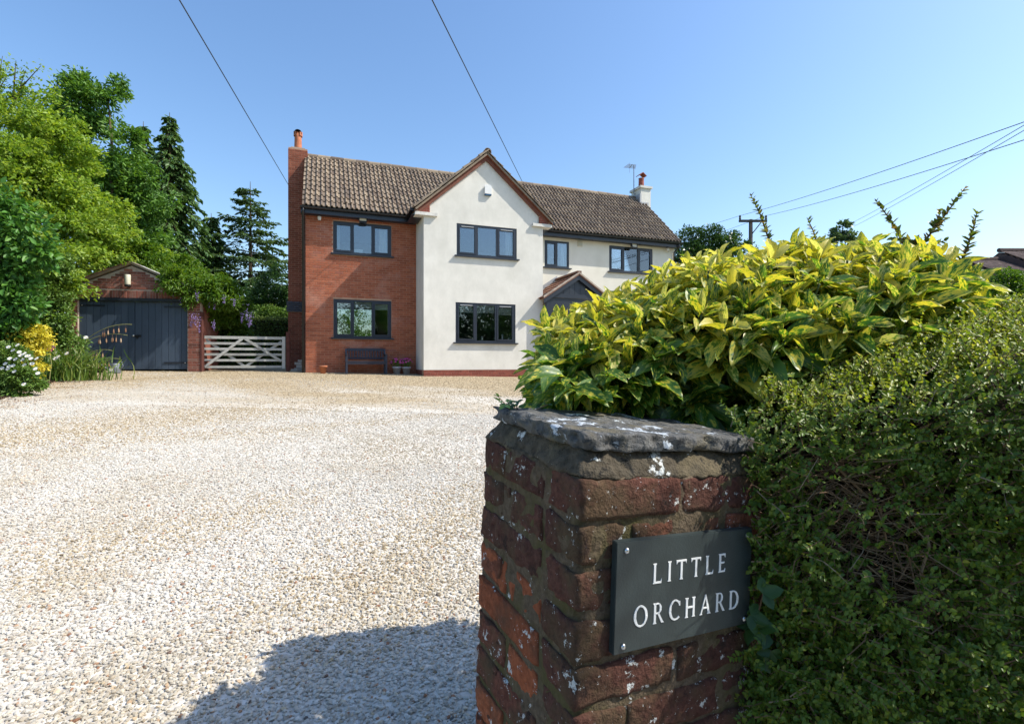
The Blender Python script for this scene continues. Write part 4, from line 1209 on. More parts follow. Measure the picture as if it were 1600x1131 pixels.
# watering can and a black tub at the foot of the garage doors
wc = at(180, 578, 14.3); wc.z = gz(wc.x, wc.y)
can = thing('watering_can', 'grey metal watering can in front of the garage doors', 'watering can', wc, .15)
MB().lathe([(.135, 0), (.14, .02), (.13, .24), (.118, .275), (.105, .275), (.1, .25)], (0, 0, 0), 20).build('body', M['galv'], can, True)
MB().tube([(-.12, 0, .06), (-.3, -.01, .2), (-.46, -.02, .34)], [.03, .022, .016], 8).build('spout', M['galv'], can, True)
MB().lathe([(.018, 0), (.05, .06), (.05, .065)], (0, 0, 0), 12).build('rose', M['galv'], can).matrix_basis = Matrix.Translation((-.455, -.02, .335)) @ Matrix.Rotation(R(-50), 4, 'Y')
MB().tube([(-.02, 0, .28), (.05, 0, .33), (.17, 0, .31), (.2, 0, .2), (.13, 0, .08)], .011, 8).build('handle', M['galv'], can, True)
MB().box(-.07, .03, -.139, -.134, .06, .14).build('sticker', M['white_plastic'], can)
tb = at(149, 579, 14.35); tb.z = gz(tb.x, tb.y)
tub = thing('black_tub', 'low black rubber tub beside the watering can', 'tub', tb, 0)
MB().lathe([(.22, 0), (.29, .24), (.305, .25), (.28, .245), (.22, .03)], (0, 0, 0), 22).build('body', M['bin'], tub, True)
for s in (-1, 1):
    MB().tube([(s * .29, -.07, .23), (s * .34, -.05, .29), (s * .34, .05, .29), (s * .29, .07, .23)], .012, 6).build('handle', M['bin'], tub, True)

# ------------------------------------------------------------------ five-bar gate and its posts
g0 = at(313, 577, 15.6); g1 = at(446, 577, 16.4)
g0.z = gz(g0.x, g0.y) + .03; 
gdir = Vector((g1.x - g0.x, g1.y - g0.y, 0)); GL = gdir.length; ga = math.atan2(gdir.y, gdir.x)
gate = thing('field_gate', 'silvery wooden five bar gate between the garage and the house', 'gate', g0, ga)
MB().box(0, .10, -.04, .04, 0, 1.13).build('hanging_stile', M['gate_wood'], gate)
MB().box(GL - .10, GL, -.04, .04, .04, 1.06).build('closing_stile', M['gate_wood'], gate)
for z in (.065, .27, .45, .62, .79):
    MB().box(.10, GL - .10, -.018, .018, z, z + .072).build('bar', M['gate_wood'], gate)
MB().box(.10, GL - .10, -.035, .035, .965, 1.05).build('top_rail', M['gate_wood'], gate)
for p, q, y in (((.12, .1), (1.15, .98), -.032), ((1.22, .98), (2.30, .28), -.032), ((.14, .94), (1.20, .12), .032), ((1.24, .12), (2.3, .90), .032)):
    q = (min(q[0], GL - .12), q[1])
    MB().bar((p[0], y, p[1]), (q[0], y, q[1]), .024, .075).build('brace', M['gate_wood'], gate)
for z in (.30, 1.0):
    MB().tube([(-.26, 0, z), (.3, -.03, z)], .014, 6).build('hinge', M['galv'], gate)
pp_ = at(450, 577, 16.4); pp_.z = gz(pp_.x, pp_.y)
MB().box(-.055, .055, -.06, .06, 0, 1.26).build('post', M['brown_post'], thing('gate_post', 'dark brown gate post against the house chimney', 'gate post', pp_, ga))
# ------------------------------------------------------------------ brick gate pier (it has settled out of plumb)
PM = Matrix(((.873, -.464, .033, .1107), (.480, .884, 0, .82), (-.086, .055, 1, EYE - .189), (0, 0, 0, 1)))
PIW, PID, PIH = .463, .372, 1.27
pier = thing('gate_pier', 'weathered red brick gate pier with a lichened stone cap in front of the hedge', 'gate pier')
def pier_pt(a, b_, c):
    return PM @ Vector((a, b_, c))
def rough_box(sx, sy, sz, seed, amp=.005, cuts=(6, 3, 3), rnd=.007):
    """a worn block, base corner at the origin: cut fine, rounded and roughened"""
    nx, ny, nz = cuts
    idx, vs, fs = {}, [], []
    def vert(i, j, k):
        if (i, j, k) not in idx:
            p = Vector((sx * i / nx, sy * j / ny, sz * k / nz))
            q = Vector((min(max(p.x, rnd), sx - rnd), min(max(p.y, rnd), sy - rnd), min(max(p.z, rnd), sz - rnd)))
            d = p - q
            if d.length > 1e-9:
                p = q + d.normalized() * min(d.length, rnd)
            o = Vector((seed * 3.7, seed * 1.3, seed * 2.1))
            nn = noise.noise_vector(p * 22 + o) * amp + noise.noise_vector(p * 60 + o) * amp * .7
            idx[(i, j, k)] = len(vs); vs.append(p + nn)
        return idx[(i, j, k)]
    for i in range(nx):
        for k in range(nz):
            for j, fl in ((0, 0), (ny, 1)):
                q = [vert(i, j, k), vert(i + 1, j, k), vert(i + 1, j, k + 1), vert(i, j, k + 1)]
                fs.append(q[::-1] if fl else q)
    for j in range(ny):
        for k in range(nz):
            for i, fl in ((0, 1), (nx, 0)):
                q = [vert(i, j, k), vert(i, j + 1, k), vert(i, j + 1, k + 1), vert(i, j, k + 1)]
                fs.append(q[::-1] if fl else q)
    for i in range(nx):
        for j in range(ny):
            for k, fl in ((0, 1), (nz, 0)):
                q = [vert(i, j, k), vert(i + 1, j, k), vert(i + 1, j + 1, k), vert(i, j + 1, k)]
                fs.append(q[::-1] if fl else q)
    return vs, fs
def pier_piece(name, a, b_, c, sa, sb, sc, mat, seed, amp=.0048, cuts=None, rnd=.0042, parent=None, warp=None):
    cuts = cuts or (max(3, int(sa / .011)), max(3, int(sb / .011)), max(3, int(sc / .009)))
    vs, fs = rough_box(sa, sb, sc, seed, amp, cuts, rnd)
    org = pier_pt(a, b_, c)
    out = []
    for v in vs:
        p = Vector((a + v.x, b_ + v.y, c + v.z))
        if warp:
            p = warp(p)
        out.append(PM @ p - org)
    mb = MB().add(out, fs)
    o = mb.build(name, mat, parent or pier, True)
    o.location = org
    return o
# mortar body stands 6 mm back from the bricks
pier_piece('mortar', .0025, .0025, -PIH, PIW - .005, PID - .005, PIH + .003, M['pier_mortar'], 2, .004, (16, 13, 60), .006)
CH = .0765; rows = 17
sd = 0
for r in range(rows):
    c = -(r + 1) * CH + .012
    h = CH - .012
    D_ = .103
    if r % 2 == 0:
        fr_ = [(0, .218), (.230, .233)]
        lf = [(D_ + .012, PID - D_ - .012)]
        bk = [(0, .103), (.115, .218), (.345, .118)]
    else:
        fr_ = [(0, .104), (.116, .222), (.350, .113)]
        lf = [(.120 * 0 + D_ + .012, .118), (D_ + .012 + .130, PID - D_ - .142)]
        bk = [(0, .218), (.230, .233)]
    for x, l in fr_:
        sd += 1
        pier_piece('brick', x + random.uniform(-.003, .003), random.uniform(-.004, .003), c + random.uniform(-.002, .002), l, D_, h, M['pier_brick'], sd)
    for y, l in lf:
        sd += 1
        pier_piece('brick', random.uniform(-.004, .003), y, c + random.uniform(-.002, .002), D_, l, h, M['pier_orange'] if random.random() < (-c * 1.6 - .1) else M['pier_brick'], sd)
        sd += 1
        pier_piece('brick', PIW - D_, y, c, D_, l, h, M['pier_brick'], sd, cuts=(3, 3, 3))
    for x, l in bk:
        sd += 1
        pier_piece('brick', x, PID - D_, c, l, D_ - .002, h, M['pier_brick'], sd, cuts=(4, 3, 3))
# sloping mortar fillet and the stone cap
def fil(p):
    k = max(0, min(1, p.z / .05))
    ins = .030 * k
    return Vector((ins + (PIW - 2 * ins) * (p.x / PIW), ins + (PID - 2 * ins) * (p.y / PID), p.z))
pier_piece('mortar_fillet', 0, 0, -.004, PIW, PID, .050, M['fillet'], 91, .006, (40, 32, 7), .010, warp=fil)
def ragged(p):
    e = .012 * noise.noise(Vector((p.x * 14, p.y * 14, 2.2))) + .010 * noise.noise(Vector((p.x * 45, p.y * 45, p.z * 60))) + .005 * noise.noise(Vector((p.x * 110, p.y * 110, p.z * 120)))
    cx, cy = p.x - PIW / 2, p.y - PID / 2
    s = 1 + e / .2
    return Vector((PIW / 2 + cx * s, PID / 2 + cy * s, p.z + .004 * noise.noise(Vector((p.x * 9, p.y * 9, 7)))))
pier_piece('cap_stone', .016, .014, .043, PIW - .026, PID - .026, .030, M['cap_stone'], 57, .0032, (60, 50, 6), .005, warp=ragged)

# house name plate: slate with white letters, held by four dome screws
SA0, SA1, SC0, SC1, SB = .066, .408, -.2855, -.1000, -.014
sign_o = pier_pt((SA0 + SA1) / 2, SB, (SC0 + SC1) / 2)
sign = thing('name_plate', 'grey green slate plate reading LITTLE ORCHARD on the brick pier', 'sign', sign_o)
def pbox(name, a0, a1, b0, b1, c0, c1, mat, parent, org):
    vs = [pier_pt(a, b_, c) - org for a in (a0, a1) for b_ in (b0, b1) for c in (c0, c1)]
    me = MB().add(vs, [(0, 1, 3, 2), (4, 6, 7, 5), (0, 4, 5, 1), (2, 3, 7, 6), (0, 2, 6, 4), (1, 5, 7, 3)]).mesh(name)
    bm = bmesh.new(); bm.from_mesh(me)
    bmesh.ops.bevel(bm, geom=bm.edges[:], offset=.0012, segments=2, affect='EDGES')
    bm.to_mesh(me); bm.free(); me.materials.append(mat)
    return link(name, me, parent)
pbox('plate', SA0, SA1, SB - .001, -.002, SC0, SC1, M['slate'], sign, sign_o)
for a, c in ((.087, -.1150), (.393, -.1125), (.392, -.2745), (.086, -.2735)):
    mb = MB().lathe([(.0052, 0), (.0052, .0012), (.0042, .0030), (.0018, .0042)], (0, 0, 0), 14)
    s_ = mb.build('screw', M['steel'], sign, True)
    nrm = (PM.to_3x3() @ Vector((0, -1, 0))).normalized()
    s_.matrix_basis = Matrix.Translation(pier_pt(a, SB - .0012, c) - sign_o) @ nrm.to_track_quat('Z', 'Y').to_matrix().to_4x4()
def glyph(ch):
    """incised roman capitals as polygons, height 1"""
    T, t, s = .135, .085, .055
    def stem(x, y0=0, y1=1, w=T, serif=(1, 1)):
        p = []
        a, b_ = x - w / 2, x + w / 2
        p += ([(a - s, y0), (b_ + s, y0), (b_, y0 + .09)] if serif[0] else [(a, y0), (b_, y0)])
        p += ([(b_, y1 - .09), (b_ + s, y1), (a - s, y1), (a, y1 - .09)] if serif[1] else [(b_, y1), (a, y1)])
        if serif[0]: p += [(a, y0 + .09)]
        return p
    def bar(x0, x1, y, up=0, dn=0, w=t):
        p = [(x0, y), (x1 + .02 * (up > 0), y), (x1 + .05, y + (up or w)), (x1 - .02, y + w), (x0, y + w)]
        if dn:
            p = [(x0, y), (x1 - .02, y), (x1 + .03, y - dn), (x1 + .05, y + w), (x0, y + w)]
        return p
    def arc(cx, cy, rx, ry, a0, a1, thick, thin, tilt=12, n=22):
        q = []
        for k in range(n):
            out = []
            for kk in (k, k + 1):
                a = R(a0 + (a1 - a0) * kk / n)
                wd = thin + (thick - thin) * abs(math.cos(a - R(tilt))) ** 1.3
                out.append(((cx + rx * math.cos(a), cy + ry * math.sin(a)), (cx + (rx - wd) * math.cos(a), cy + (ry - wd * .95) * math.sin(a))))
            q.append([out[0][0], out[1][0], out[1][1], out[0][1]])
        return q
    if ch == 'L': return [stem(.14), bar(.14, .56, 0, up=.22)], .66
    if ch == 'I': return [stem(.14)], .28
    if ch == 'T': return [stem(.36, serif=(1, 0), y1=.93), bar(.06, .66, .915, dn=.12), [(.0, .80), (.07, .915), (.07, 1.0), (-.02, 1.0)]], .72
    if ch == 'E': return [stem(.14), bar(.14, .50, 0, up=.20), bar(.14, .44, .47), bar(.14, .49, .915, dn=.13)], .60
    if ch == 'O': return arc(.44, .5, .44, .515, 0, 360, .145, .06, n=40), .88
    if ch == 'C': return arc(.44, .5, .44, .515, 48, 312, .145, .06, n=30) + [[(.68, .70), (.77, .68), (.76, .93), (.69, .86)]], .76
    if ch == 'D': return [stem(.14)] + arc(.30, .5, .46, .5, -90, 90, .145, .07, tilt=0) + [[(.14, 0), (.31, 0), (.31, .07), (.14, .07)], [(.14, .93), (.31, .93), (.31, 1), (.14, 1)]], .78
    if ch == 'R': return [stem(.14)] + arc(.33, .735, .24, .265, -90, 90, .125, .06, tilt=0) + [[(.14, .94), (.34, .94), (.34, 1), (.14, 1)], [(.14, .47), (.34, .47), (.34, .53), (.14, .53)], [(.30, .50), (.42, .50), (.68, .08), (.76, 0), (.58, 0)]], .74
    if ch == 'H': return [stem(.14), stem(.64), bar(.14, .60, .47)], .78
    if ch == 'A': return [[(-.03, 0), (.17, 0), (.12, .07), (.40, .88), (.36, 1.0), (.04, .07)], [(.58, .07), (.53, 0), (.80, 0), (.735, .07), (.425, 1.03), (.34, 1.0)], [(.17, .30), (.56, .30), (.56, .375), (.17, .375)]], .80
def lettering(word, a0, a1, c0, c1, h):
    g = [glyph(ch) for ch in word]
    tot = sum(w for _, w in g) * h
    gap = (a1 - a0 - tot) / (len(word) - 1)
    x = a0
    for (polys, w) in g:
        t_ = (x - a0) / (a1 - a0)
        org = pier_pt(x, SB - .001, c0 + (c1 - c0) * t_)
        mb = MB()
        for i, p in enumerate(polys):
            out = .0009 + .00012 * (i % 5)
            mb.slab(p, [], lambda X, Y, d: pier_pt(x + X * h, SB - .0012 - (out if d else -.0004), c0 + (c1 - c0) * t_ + Y * h) - org, 1)
        o = mb.build('letter', M['letter'], sign); o.location = org - sign_o
        x += w * h + gap
lettering('LITTLE', .1470, .3330, -.1775, -.1760, .0345)
lettering('ORCHARD', .1070, .3730, -.2460, -.2505, .0350)

# ------------------------------------------------------------------ spotted laurel behind the pier
LB = Vector((.80, 1.75, gz(.8, 1.75)))
laurel = thing('spotted_laurel', 'big spotted laurel bush with gold splashed leaves behind the brick pier', 'shrub', LB)
def laurel_template(seed):
    rd = random.Random(seed)
    ts = np.array([0, .06, .2, .38, .55, .7, .84, .94, 1.0])
    wd = np.array([.05, .10, .62, .96, 1.0, .86, .56, .26, .0]) * .5
    curl, fold, wav = rd.uniform(.05, .28), rd.uniform(.15, .45), rd.uniform(0, .04)
    vs, uvs = [], []
    for i, (t, w) in enumerate(zip(ts, wd)):
        zz = .06 * math.sin(t * 3) - curl * t * t
        jag = 1 + (.08 if (i % 2 and t > .5) else 0)
        for s in (-1, -.5, 0, .5, 1):
            x = s * w * jag
            vs.append((t, x * (1 - .12 * fold), zz + abs(x) * fold + wav * math.sin(t * 15 + s * 2)))
            uvs.append((x, t))
    fs = [(i * 5 + k, i * 5 + k + 1, (i + 1) * 5 + k + 1, (i + 1) * 5 + k) for i in range(8) for k in range(4)]
    return np.array(vs), np.array(uvs), fs
LT = [laurel_template(i) for i in range(14)]
def bush_shape():
    """shoot tips over the bush: position, growth direction, youth"""
    tips = []
    def env(x):             # depth range, bottom and top of the bush along its length
        top = EYE + float(np.interp(x, [.0, .06, .2, .3, .4, .5, .6, .8, 1.2, 1.3, 1.4, 1.5, 1.6], [.06, .09, .165, .205, .25, .30, .345, .375, .375, .34, .28, .20, .11]))
        bot = EYE + float(np.interp(x, [-.02, .12, .3, .55, .85, 1.2, 1.62], [-.05, -.14, -.18, -.19, -.18, -.08, -.02]))
        return bot, top
    for n_ in range(880):
        x = rng.uniform(.10, 1.56)
        bot, top = env(x)
        ph = rng.uniform(-.55, 1.0) * math.pi / 1.0
        # section: ellipse in depth and height
        a = rng.uniform(-.32 * math.pi, 1.12 * math.pi)
        ry = .62 * (1 - .25 * abs(x - .8)) * (min(1, (x + .22) / .35)) * min(1, max(.25, (1.75 - x) / .35))
        cz, rz_ = bot + (top - bot) * .42, (top - bot) * .58
        k = rng.uniform(.80, 1.0)
        yc = 1.76 + .06 * x
        y = yc - math.cos(a) * ry * k
        z = cz + math.sin(a) * rz_ * k - .70 * max(0, y - 1.78)
        if x > .93 * y - .06 + .05 * rng.random():
            continue
        if z < bot:
            z = bot + rng.random() * .06
        d = Vector((rng.normal() * .35 + (x - .8) * .35, -math.cos(a) * .75 + rng.normal() * .2, .75 + max(0, math.sin(a)) * .5 + rng.normal() * .12))
        if x < .2:
            d.x -= .5
        tips.append((Vector((x, y, z)), d.normalized(), (z - bot) / (top - bot)))
    return tips
tips = bush_shape()
LV = []     # base, direction, normal, length, width, gold, dead
smb = MB()
for i, (p, d, yth) in enumerate(tips):
    n_ = random.randint(6, 9)
    e1 = d.orthogonal().normalized(); e2 = d.cross(e1)
    big = random.uniform(.72, 1.22) * (1.25 - .34 * yth)
    sunny = yth + random.gauss(0, .16) + (p.x > .45) * .06
    for k in range(n_):
        az = k * 2.4 + random.gauss(0, .2)
        f_ = k / (n_ - 1)
        spread = R(28 + 62 * f_) + random.gauss(0, .12)
        side = e1 * math.cos(az) + e2 * math.sin(az)
        D = (d * math.cos(spread) + side * math.sin(spread)); D.z -= .12 + .2 * f_ * (1 - yth); D.normalize()
        Nn = (d * math.sin(spread) - side * math.cos(spread) + Vector((0, 0, .35)) + Vector((random.gauss(0, .2), random.gauss(0, .2), random.gauss(0, .2))))
        L_ = (.060 + .050 * f_) * big * random.uniform(.85, 1.15)
        g_ = -.12 + .98 * max(0, min(1.1, sunny)) - .14 * f_ + random.gauss(0, .20)
        dead = .30 if random.random() < .045 * (.4 + 2 * yth) else 0.0
        b0 = p - d * (.035 * f_) + side * .006
        LV.append((b0, D, Nn, L_, L_ * random.uniform(.31, .44), g_, dead))
    # each shoot runs back to the heart of the bush
    heart = Vector((.3 + p.x * .55, 1.68, EYE - .28 - .3 * random.random()))
    q1 = p - d * .10
    mid = q1.lerp(heart, .5) + Vector((0, 0, .05))
    smb.tube([p - LB, q1 - LB, mid - LB, heart - LB], [.003, .0045, .006, .009], 5)
for k in range(26):
    a = Vector((.3 + random.random() * 1.0, 1.45 + random.random() * .5, EYE - .3 - .25 * random.random()))
    smb.tube([Vector((.8 + random.uniform(-.2, .2), 1.75, LB.z - .05)) - LB, (a + Vector((0, 0, -.4))) - LB, a - LB], [.016, .013, .009], 6)
tag(smb.build('stem', foliage('green_stem', [(0, (.06, .10, .02)), (1, (.12, .15, .04))], .05, big=.1), laurel, True), kind='stuff')
# leaves that hang over the cap of the pier
for k in range(58):
    a, b_ = random.uniform(.15, .46), random.uniform(.25, .40)
    p = pier_pt(a, b_, random.uniform(.10, .17))
    D = Vector((random.gauss(0, .6), -.7 + random.gauss(0, .3), random.uniform(-.35, .15))).normalized()
    LV.append((p, D, Vector((random.gauss(0, .25), -.3 + random.gauss(0, .25), 1)), random.uniform(.075, .115), random.uniform(.032, .046), random.gauss(.10, .12), 0))
eye = Vector((0, 0, EYE))
def showing(t):
    c = t[0] + t[1] * t[3] * .5
    v = (c - eye)
    if v.y < .3 or abs(v.x / v.y) > 1.0:
        return 99
    core = Vector((.8, 1.68, EYE + .1))
    return v.length - .45 * max(0, (c - core).length)
LV.sort(key=showing)
def leaf_geo(t, j):
    vs, uvs, fs = LT[j % len(LT)]
    x = t[1]; y = t[2].cross(x).normalized(); z = x.cross(y)
    co = np.outer(vs[:, 0] * t[3], np.array(x)) + np.outer(vs[:, 1] * t[4], np.array(y)) + np.outer(vs[:, 2] * t[3] * .8, np.array(z))
    return co, uvs, fs
FL = np.concatenate([np.array(f) for f in LT[0][2]]); FN = np.full(len(LT[0][2]), 4)
for i, t in enumerate(LV[:300]):
    co, uvs, fs = leaf_geo(t, i)
    o = np_mesh('leaf', co, FL, FN, M['laurel'], laurel, {'gold': np.full(len(co), t[5]), 'dead': np.full(len(co), t[6])}, uvs, True)
    o.location = t[0] - LB
cos, uvs_, idx, gold, dead = [], [], [], [], []
for i, t in enumerate(LV[300:]):
    co, uvs, fs = leaf_geo(t, i)
    idx.append(FL + i * len(co)); cos.append(co + np.array(t[0] - LB)); uvs_.append(uvs)
    gold.append(np.full(len(co), t[5])); dead.append(np.full(len(co), t[6]))
tag(np_mesh('foliage', np.concatenate(cos), np.concatenate(idx), np.tile(FN, len(cos)), M['laurel'], laurel, {'gold': np.concatenate(gold), 'dead': np.concatenate(dead)}, np.concatenate(uvs_), True), kind='stuff')

# ------------------------------------------------------------------ small-leaved hedge to the right of the pier
HB = Vector((1.2, 1.3, gz(1.2, 1.3)))
hedge = thing('hedge', 'dense small leaved hedge with a bare twiggy hole to the right of the name plate', 'hedge', HB)
def hedge_front(x):  return float(np.interp(x, [.40, .52, .75, 1.1, 3.0], [1.06, .99, .93, .90, .90]))
def hedge_top(x):    return EYE + float(np.interp(x, [.40, .55, .75, .95, 1.3, 3.0], [-.12, -.095, -.06, .01, .075, .12]))
BARE = [(.70, .93, EYE - .34, .11, .09), (.63, .95, EYE - .23, .08, .05), (.77, .93, EYE - .45, .06, .05)]
def sprigs(n, layer, region):
    P0, D0 = [], []
    while len(P0) < n:
        x = rng.uniform(*region)
        f, tp = hedge_front(x), hedge_top(x)
        u = rng.random()
        if layer == 'face':
            z = tp - (rng.random() ** .85) * min(1.05, tp - .25); y = f + rng.normal() * .022
            bulge = .03 * noise.noise(Vector((x * 6, z * 6, 0)))
            y += bulge
            d = np.array([rng.normal() * .55, -.75 + rng.normal() * .3, .35 + rng.normal() * .5])
        elif layer == 'top':
            y = f + rng.random() ** .8 * .62; z = tp + .02 * noise.noise(Vector((x * 7, y * 7, 3))) + rng.normal() * .02 + (y - f) * .10
            d = np.array([rng.normal() * .6, -.25 + rng.normal() * .45, .7 + rng.normal() * .25])
            if x < .50 * y + .02 * rng.normal():
                continue
        elif layer == 'end':
            y = rng.uniform(1.0, 1.5); x = .46 + .5 * (y - 1) + rng.normal() * .02 + .03 * noise.noise(Vector((1, u * 5, 3))); z = hedge_top(.5) - rng.random() * 1.0
            d = np.array([-.6 + rng.normal() * .3, -.4 + rng.normal() * .4, .3 + rng.normal() * .5])
        else:
            z = tp - rng.random() * min(1.0, tp - .25); y = f + .05 + rng.random() * .10
            d = np.array([rng.normal() * .6, -.6 + rng.normal() * .3, .3 + rng.normal() * .5])
        bare = 0
        for bx, by, bz, rx, rz_ in BARE:
            e = ((x - bx) / rx) ** 2 + ((z - bz) / rz_) ** 2
            if e < 1 and layer in ('face', 'in'):
                bare = 1 - e * .6
        if rng.random() < bare * 1.0:
            continue
        P0.append((x, y, z)); D0.append(d)
    return np.array(P0), unit(np.array(D0))
HP, HD, HN, HL = [], [], [], []
tw = MB()
def grow(P0, D0, npair, step, lsz, twig=True):
    for p, d in zip(P0, D0):
        p = Vector(p); d = Vector(d)
        L_ = npair * step * random.uniform(.6, 1.2)
        n = max(3, int(L_ / step))
        bend = Vector((random.gauss(0, .25), random.gauss(0, .25), random.gauss(0, .25)))
        q = p - d * L_ * .45
        e = d.orthogonal().normalized()
        pts = [q]
        for k in range(n):
            dd = (d + bend * k / n).normalized()
            q = q + dd * step
            e = (e - dd * e.dot(dd)).normalized()
            f_ = dd.cross(e)
            for s in (-1, 1):
                side = (e if k % 2 else f_) * s if random.random() < .35 else e * s
                HP.append(tuple(q)); HD.append(tuple(side * .9 + dd * .55 + Vector((random.gauss(0, .2), random.gauss(0, .2), random.gauss(0, .2)))))
                HN.append(tuple(dd * .4 + Vector((random.gauss(0, .4), random.gauss(0, .4) - .35, .8))))
                HL.append(lsz * random.uniform(.65, 1.2) * (1 - .3 * k / n))
            pts.append(q)
        if twig and random.random() < .5:
            tw.tube([Vector(pts[0]) - HB, Vector(pts[len(pts) // 2]) - HB, Vector(pts[-1]) - HB], [.0014, .0011, .0006], 3, False)
LIT_TINT = []
REG = (.46, 2.2); VIS = (.46, 1.15)
for lay_, n_, reg in (('face', 4600, VIS), ('in', 2000, VIS), ('top', 3000, (.44, 1.75)), ('end', 600, VIS), ('face', 500, (1.15, 2.2))):
    P0, D0 = sprigs(n_, lay_, reg)
    h0 = len(HP)
    grow(P0, D0, 7, .0078, .0124)
    LIT_TINT += [lay_ == 'top'] * (len(HP) - h0)  # top sprigs get the leaf colour with sunlight painted in
HP_, HD_, HN_ = np.array(HP), np.array(HD), np.array(HN)
HL_ = np.array(HL)
LIT_SEL = np.array(LIT_TINT) | (rng.random(len(HP_)) < .06)
for nm_, sel, mt_ in (('foliage', ~LIT_SEL, 'f_hedge'), ('lit_tint_foliage', LIT_SEL, 'f_lit_tint')):
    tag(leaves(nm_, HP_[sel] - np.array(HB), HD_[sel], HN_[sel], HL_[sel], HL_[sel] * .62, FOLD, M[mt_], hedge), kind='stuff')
# bare twigs in the hole, and a few poking out elsewhere
for k in range(520):
    bx, by, bz, rx, rz_ = BARE[random.choice((0, 0, 1, 2))]
    a = Vector((bx + random.gauss(0, rx * .6), hedge_front(bx) + random.uniform(.02, .14), bz + random.gauss(0, rz_ * .65)))
    d = Vector((random.choice((-1, 1)) * random.uniform(.5, 1), random.gauss(-.2, .3), random.gauss(-.12, .32))).normalized()
    L_ = random.uniform(.04, .16)
    b_ = a + d * L_ * .5 + Vector((random.gauss(0, .012), random.gauss(0, .012), random.gauss(0, .012)))
    r_ = random.choice((.0007, .0009, .0012, .0016))
    tw.tube([a - HB, b_ - HB, a + d * L_ - HB + Vector((0, 0, random.gauss(0, .015)))], [r_, r_ * .8, r_ * .45], 4, False)
for p, q, r_ in (((.62, .965, EYE - .21), (.80, .955, EYE - .47), .0026), ((.785, .96, EYE - .30), (.735, .955, EYE - .62), .0030), ((.90, .94, EYE - .33), (.66, .98, EYE - .43), .0020), ((.58, .99, EYE - .29), (.76, .96, EYE - .50), .0022)):
    p, q = Vector(p), Vector(q)
    pts = [p.lerp(q, t) + Vector((random.gauss(0, .012), random.gauss(0, .01), random.gauss(0, .012))) for t in np.linspace(0, 1, 8)]
    tw.tube([x - HB for x in pts], [r_ * (1 - .06 * k) for k in range(8)], 6, False)
for k in range(160):
    x = random.uniform(.5, 1.1); z = hedge_top(x) - random.random() * .75
    a = Vector((x, hedge_front(x) + .03, z)); d = Vector((random.gauss(0, .8), -.35, random.gauss(.1, .6))).normalized()
    tw.tube([a - HB, a + d * random.uniform(.04, .09) - HB], [.0013, .0007], 4, False)
tag(tw.build('twig', M['twig'], hedge), kind='stuff')
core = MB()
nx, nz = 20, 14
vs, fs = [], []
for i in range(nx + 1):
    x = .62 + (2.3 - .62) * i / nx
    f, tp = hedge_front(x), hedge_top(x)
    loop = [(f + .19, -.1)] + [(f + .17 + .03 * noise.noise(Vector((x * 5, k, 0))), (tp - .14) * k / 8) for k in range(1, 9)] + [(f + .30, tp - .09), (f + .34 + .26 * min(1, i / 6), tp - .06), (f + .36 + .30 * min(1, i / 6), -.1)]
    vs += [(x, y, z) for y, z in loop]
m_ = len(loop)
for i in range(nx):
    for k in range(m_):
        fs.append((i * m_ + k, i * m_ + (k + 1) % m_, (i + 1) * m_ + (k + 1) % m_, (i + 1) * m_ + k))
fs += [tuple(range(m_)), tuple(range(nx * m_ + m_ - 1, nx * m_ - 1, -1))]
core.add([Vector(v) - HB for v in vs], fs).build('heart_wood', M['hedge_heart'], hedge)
# long unclipped shoots that rise above the laurel
def shoot(px0, py0, px1, py1, Y, forks=()):
    p, q = at(px0, py0, Y), at(px1, py1, Y - .04)
    L0 = len(HPs)
    root_ = p.copy()
    def stem(a, b_, r_):
        pts = [a.lerp(b_, t) + Vector((math.sin(t * 3) * .012, 0, math.sin(t * 2.4) * .01)) for t in (0, .35, .7, 1)]
        mb.tube([x - root_ for x in pts], [r_, r_ * .8, r_ * .55, r_ * .25], 5)
        d = (b_ - a); n = int(d.length / .0115); d.normalize(); e = d.orthogonal().normalized(); f_ = d.cross(e)
        for k in range(n):
            t = k / n
            c = a.lerp(b_, t) + Vector((math.sin(t * 3) * .012, 0, math.sin(t * 2.4) * .01))
            for s in range(random.choice((2, 3, 4))):
                an = k * 1.57 + s * 2.6 + random.gauss(0, .7)
                sd_ = e * math.cos(an) + f_ * math.sin(an)
                P_.append(tuple(c - root_)); D_2.append(tuple(sd_ + d * random.uniform(.4, 1.4))); N_2.append(tuple(d - sd_ * .5 + Vector((0, 0, .3)))); L_2.append((.031 - .013 * t) * random.uniform(.6, 1.25))
    mb = MB(); P_, D_2, N_2, L_2 = [], [], [], []
    stem(p, q, .0042)
    for (t, fx, fy) in forks:
        stem(p.lerp(q, t), at(fx, fy, Y - .05), .0028)
    s_ = mb.build('shoot', M['twig'], hedge); s_.location = root_ - HB
    L2 = np.array(L_2)
    leaves('sprig', np.array(P_), np.array(D_2), np.array(N_2), L2, L2 * .55, FOLD, M['f_shoot'], s_)
HPs = []
shoot(1212, 420, 1171, 305, 1.85)
shoot(1282, 420, 1260, 343, 1.85)
shoot(1428, 420, 1366, 314, 1.75, ((.25, 1425, 340),) * 0)
shoot(1408, 420, 1509, 294, 1.70, ((.45, 1467, 330), (.30, 1390, 375), (.2, 1478, 378)))
shoot(1492, 430, 1526, 333, 1.6)
shoot(1240, 410, 1255, 370, 1.9)

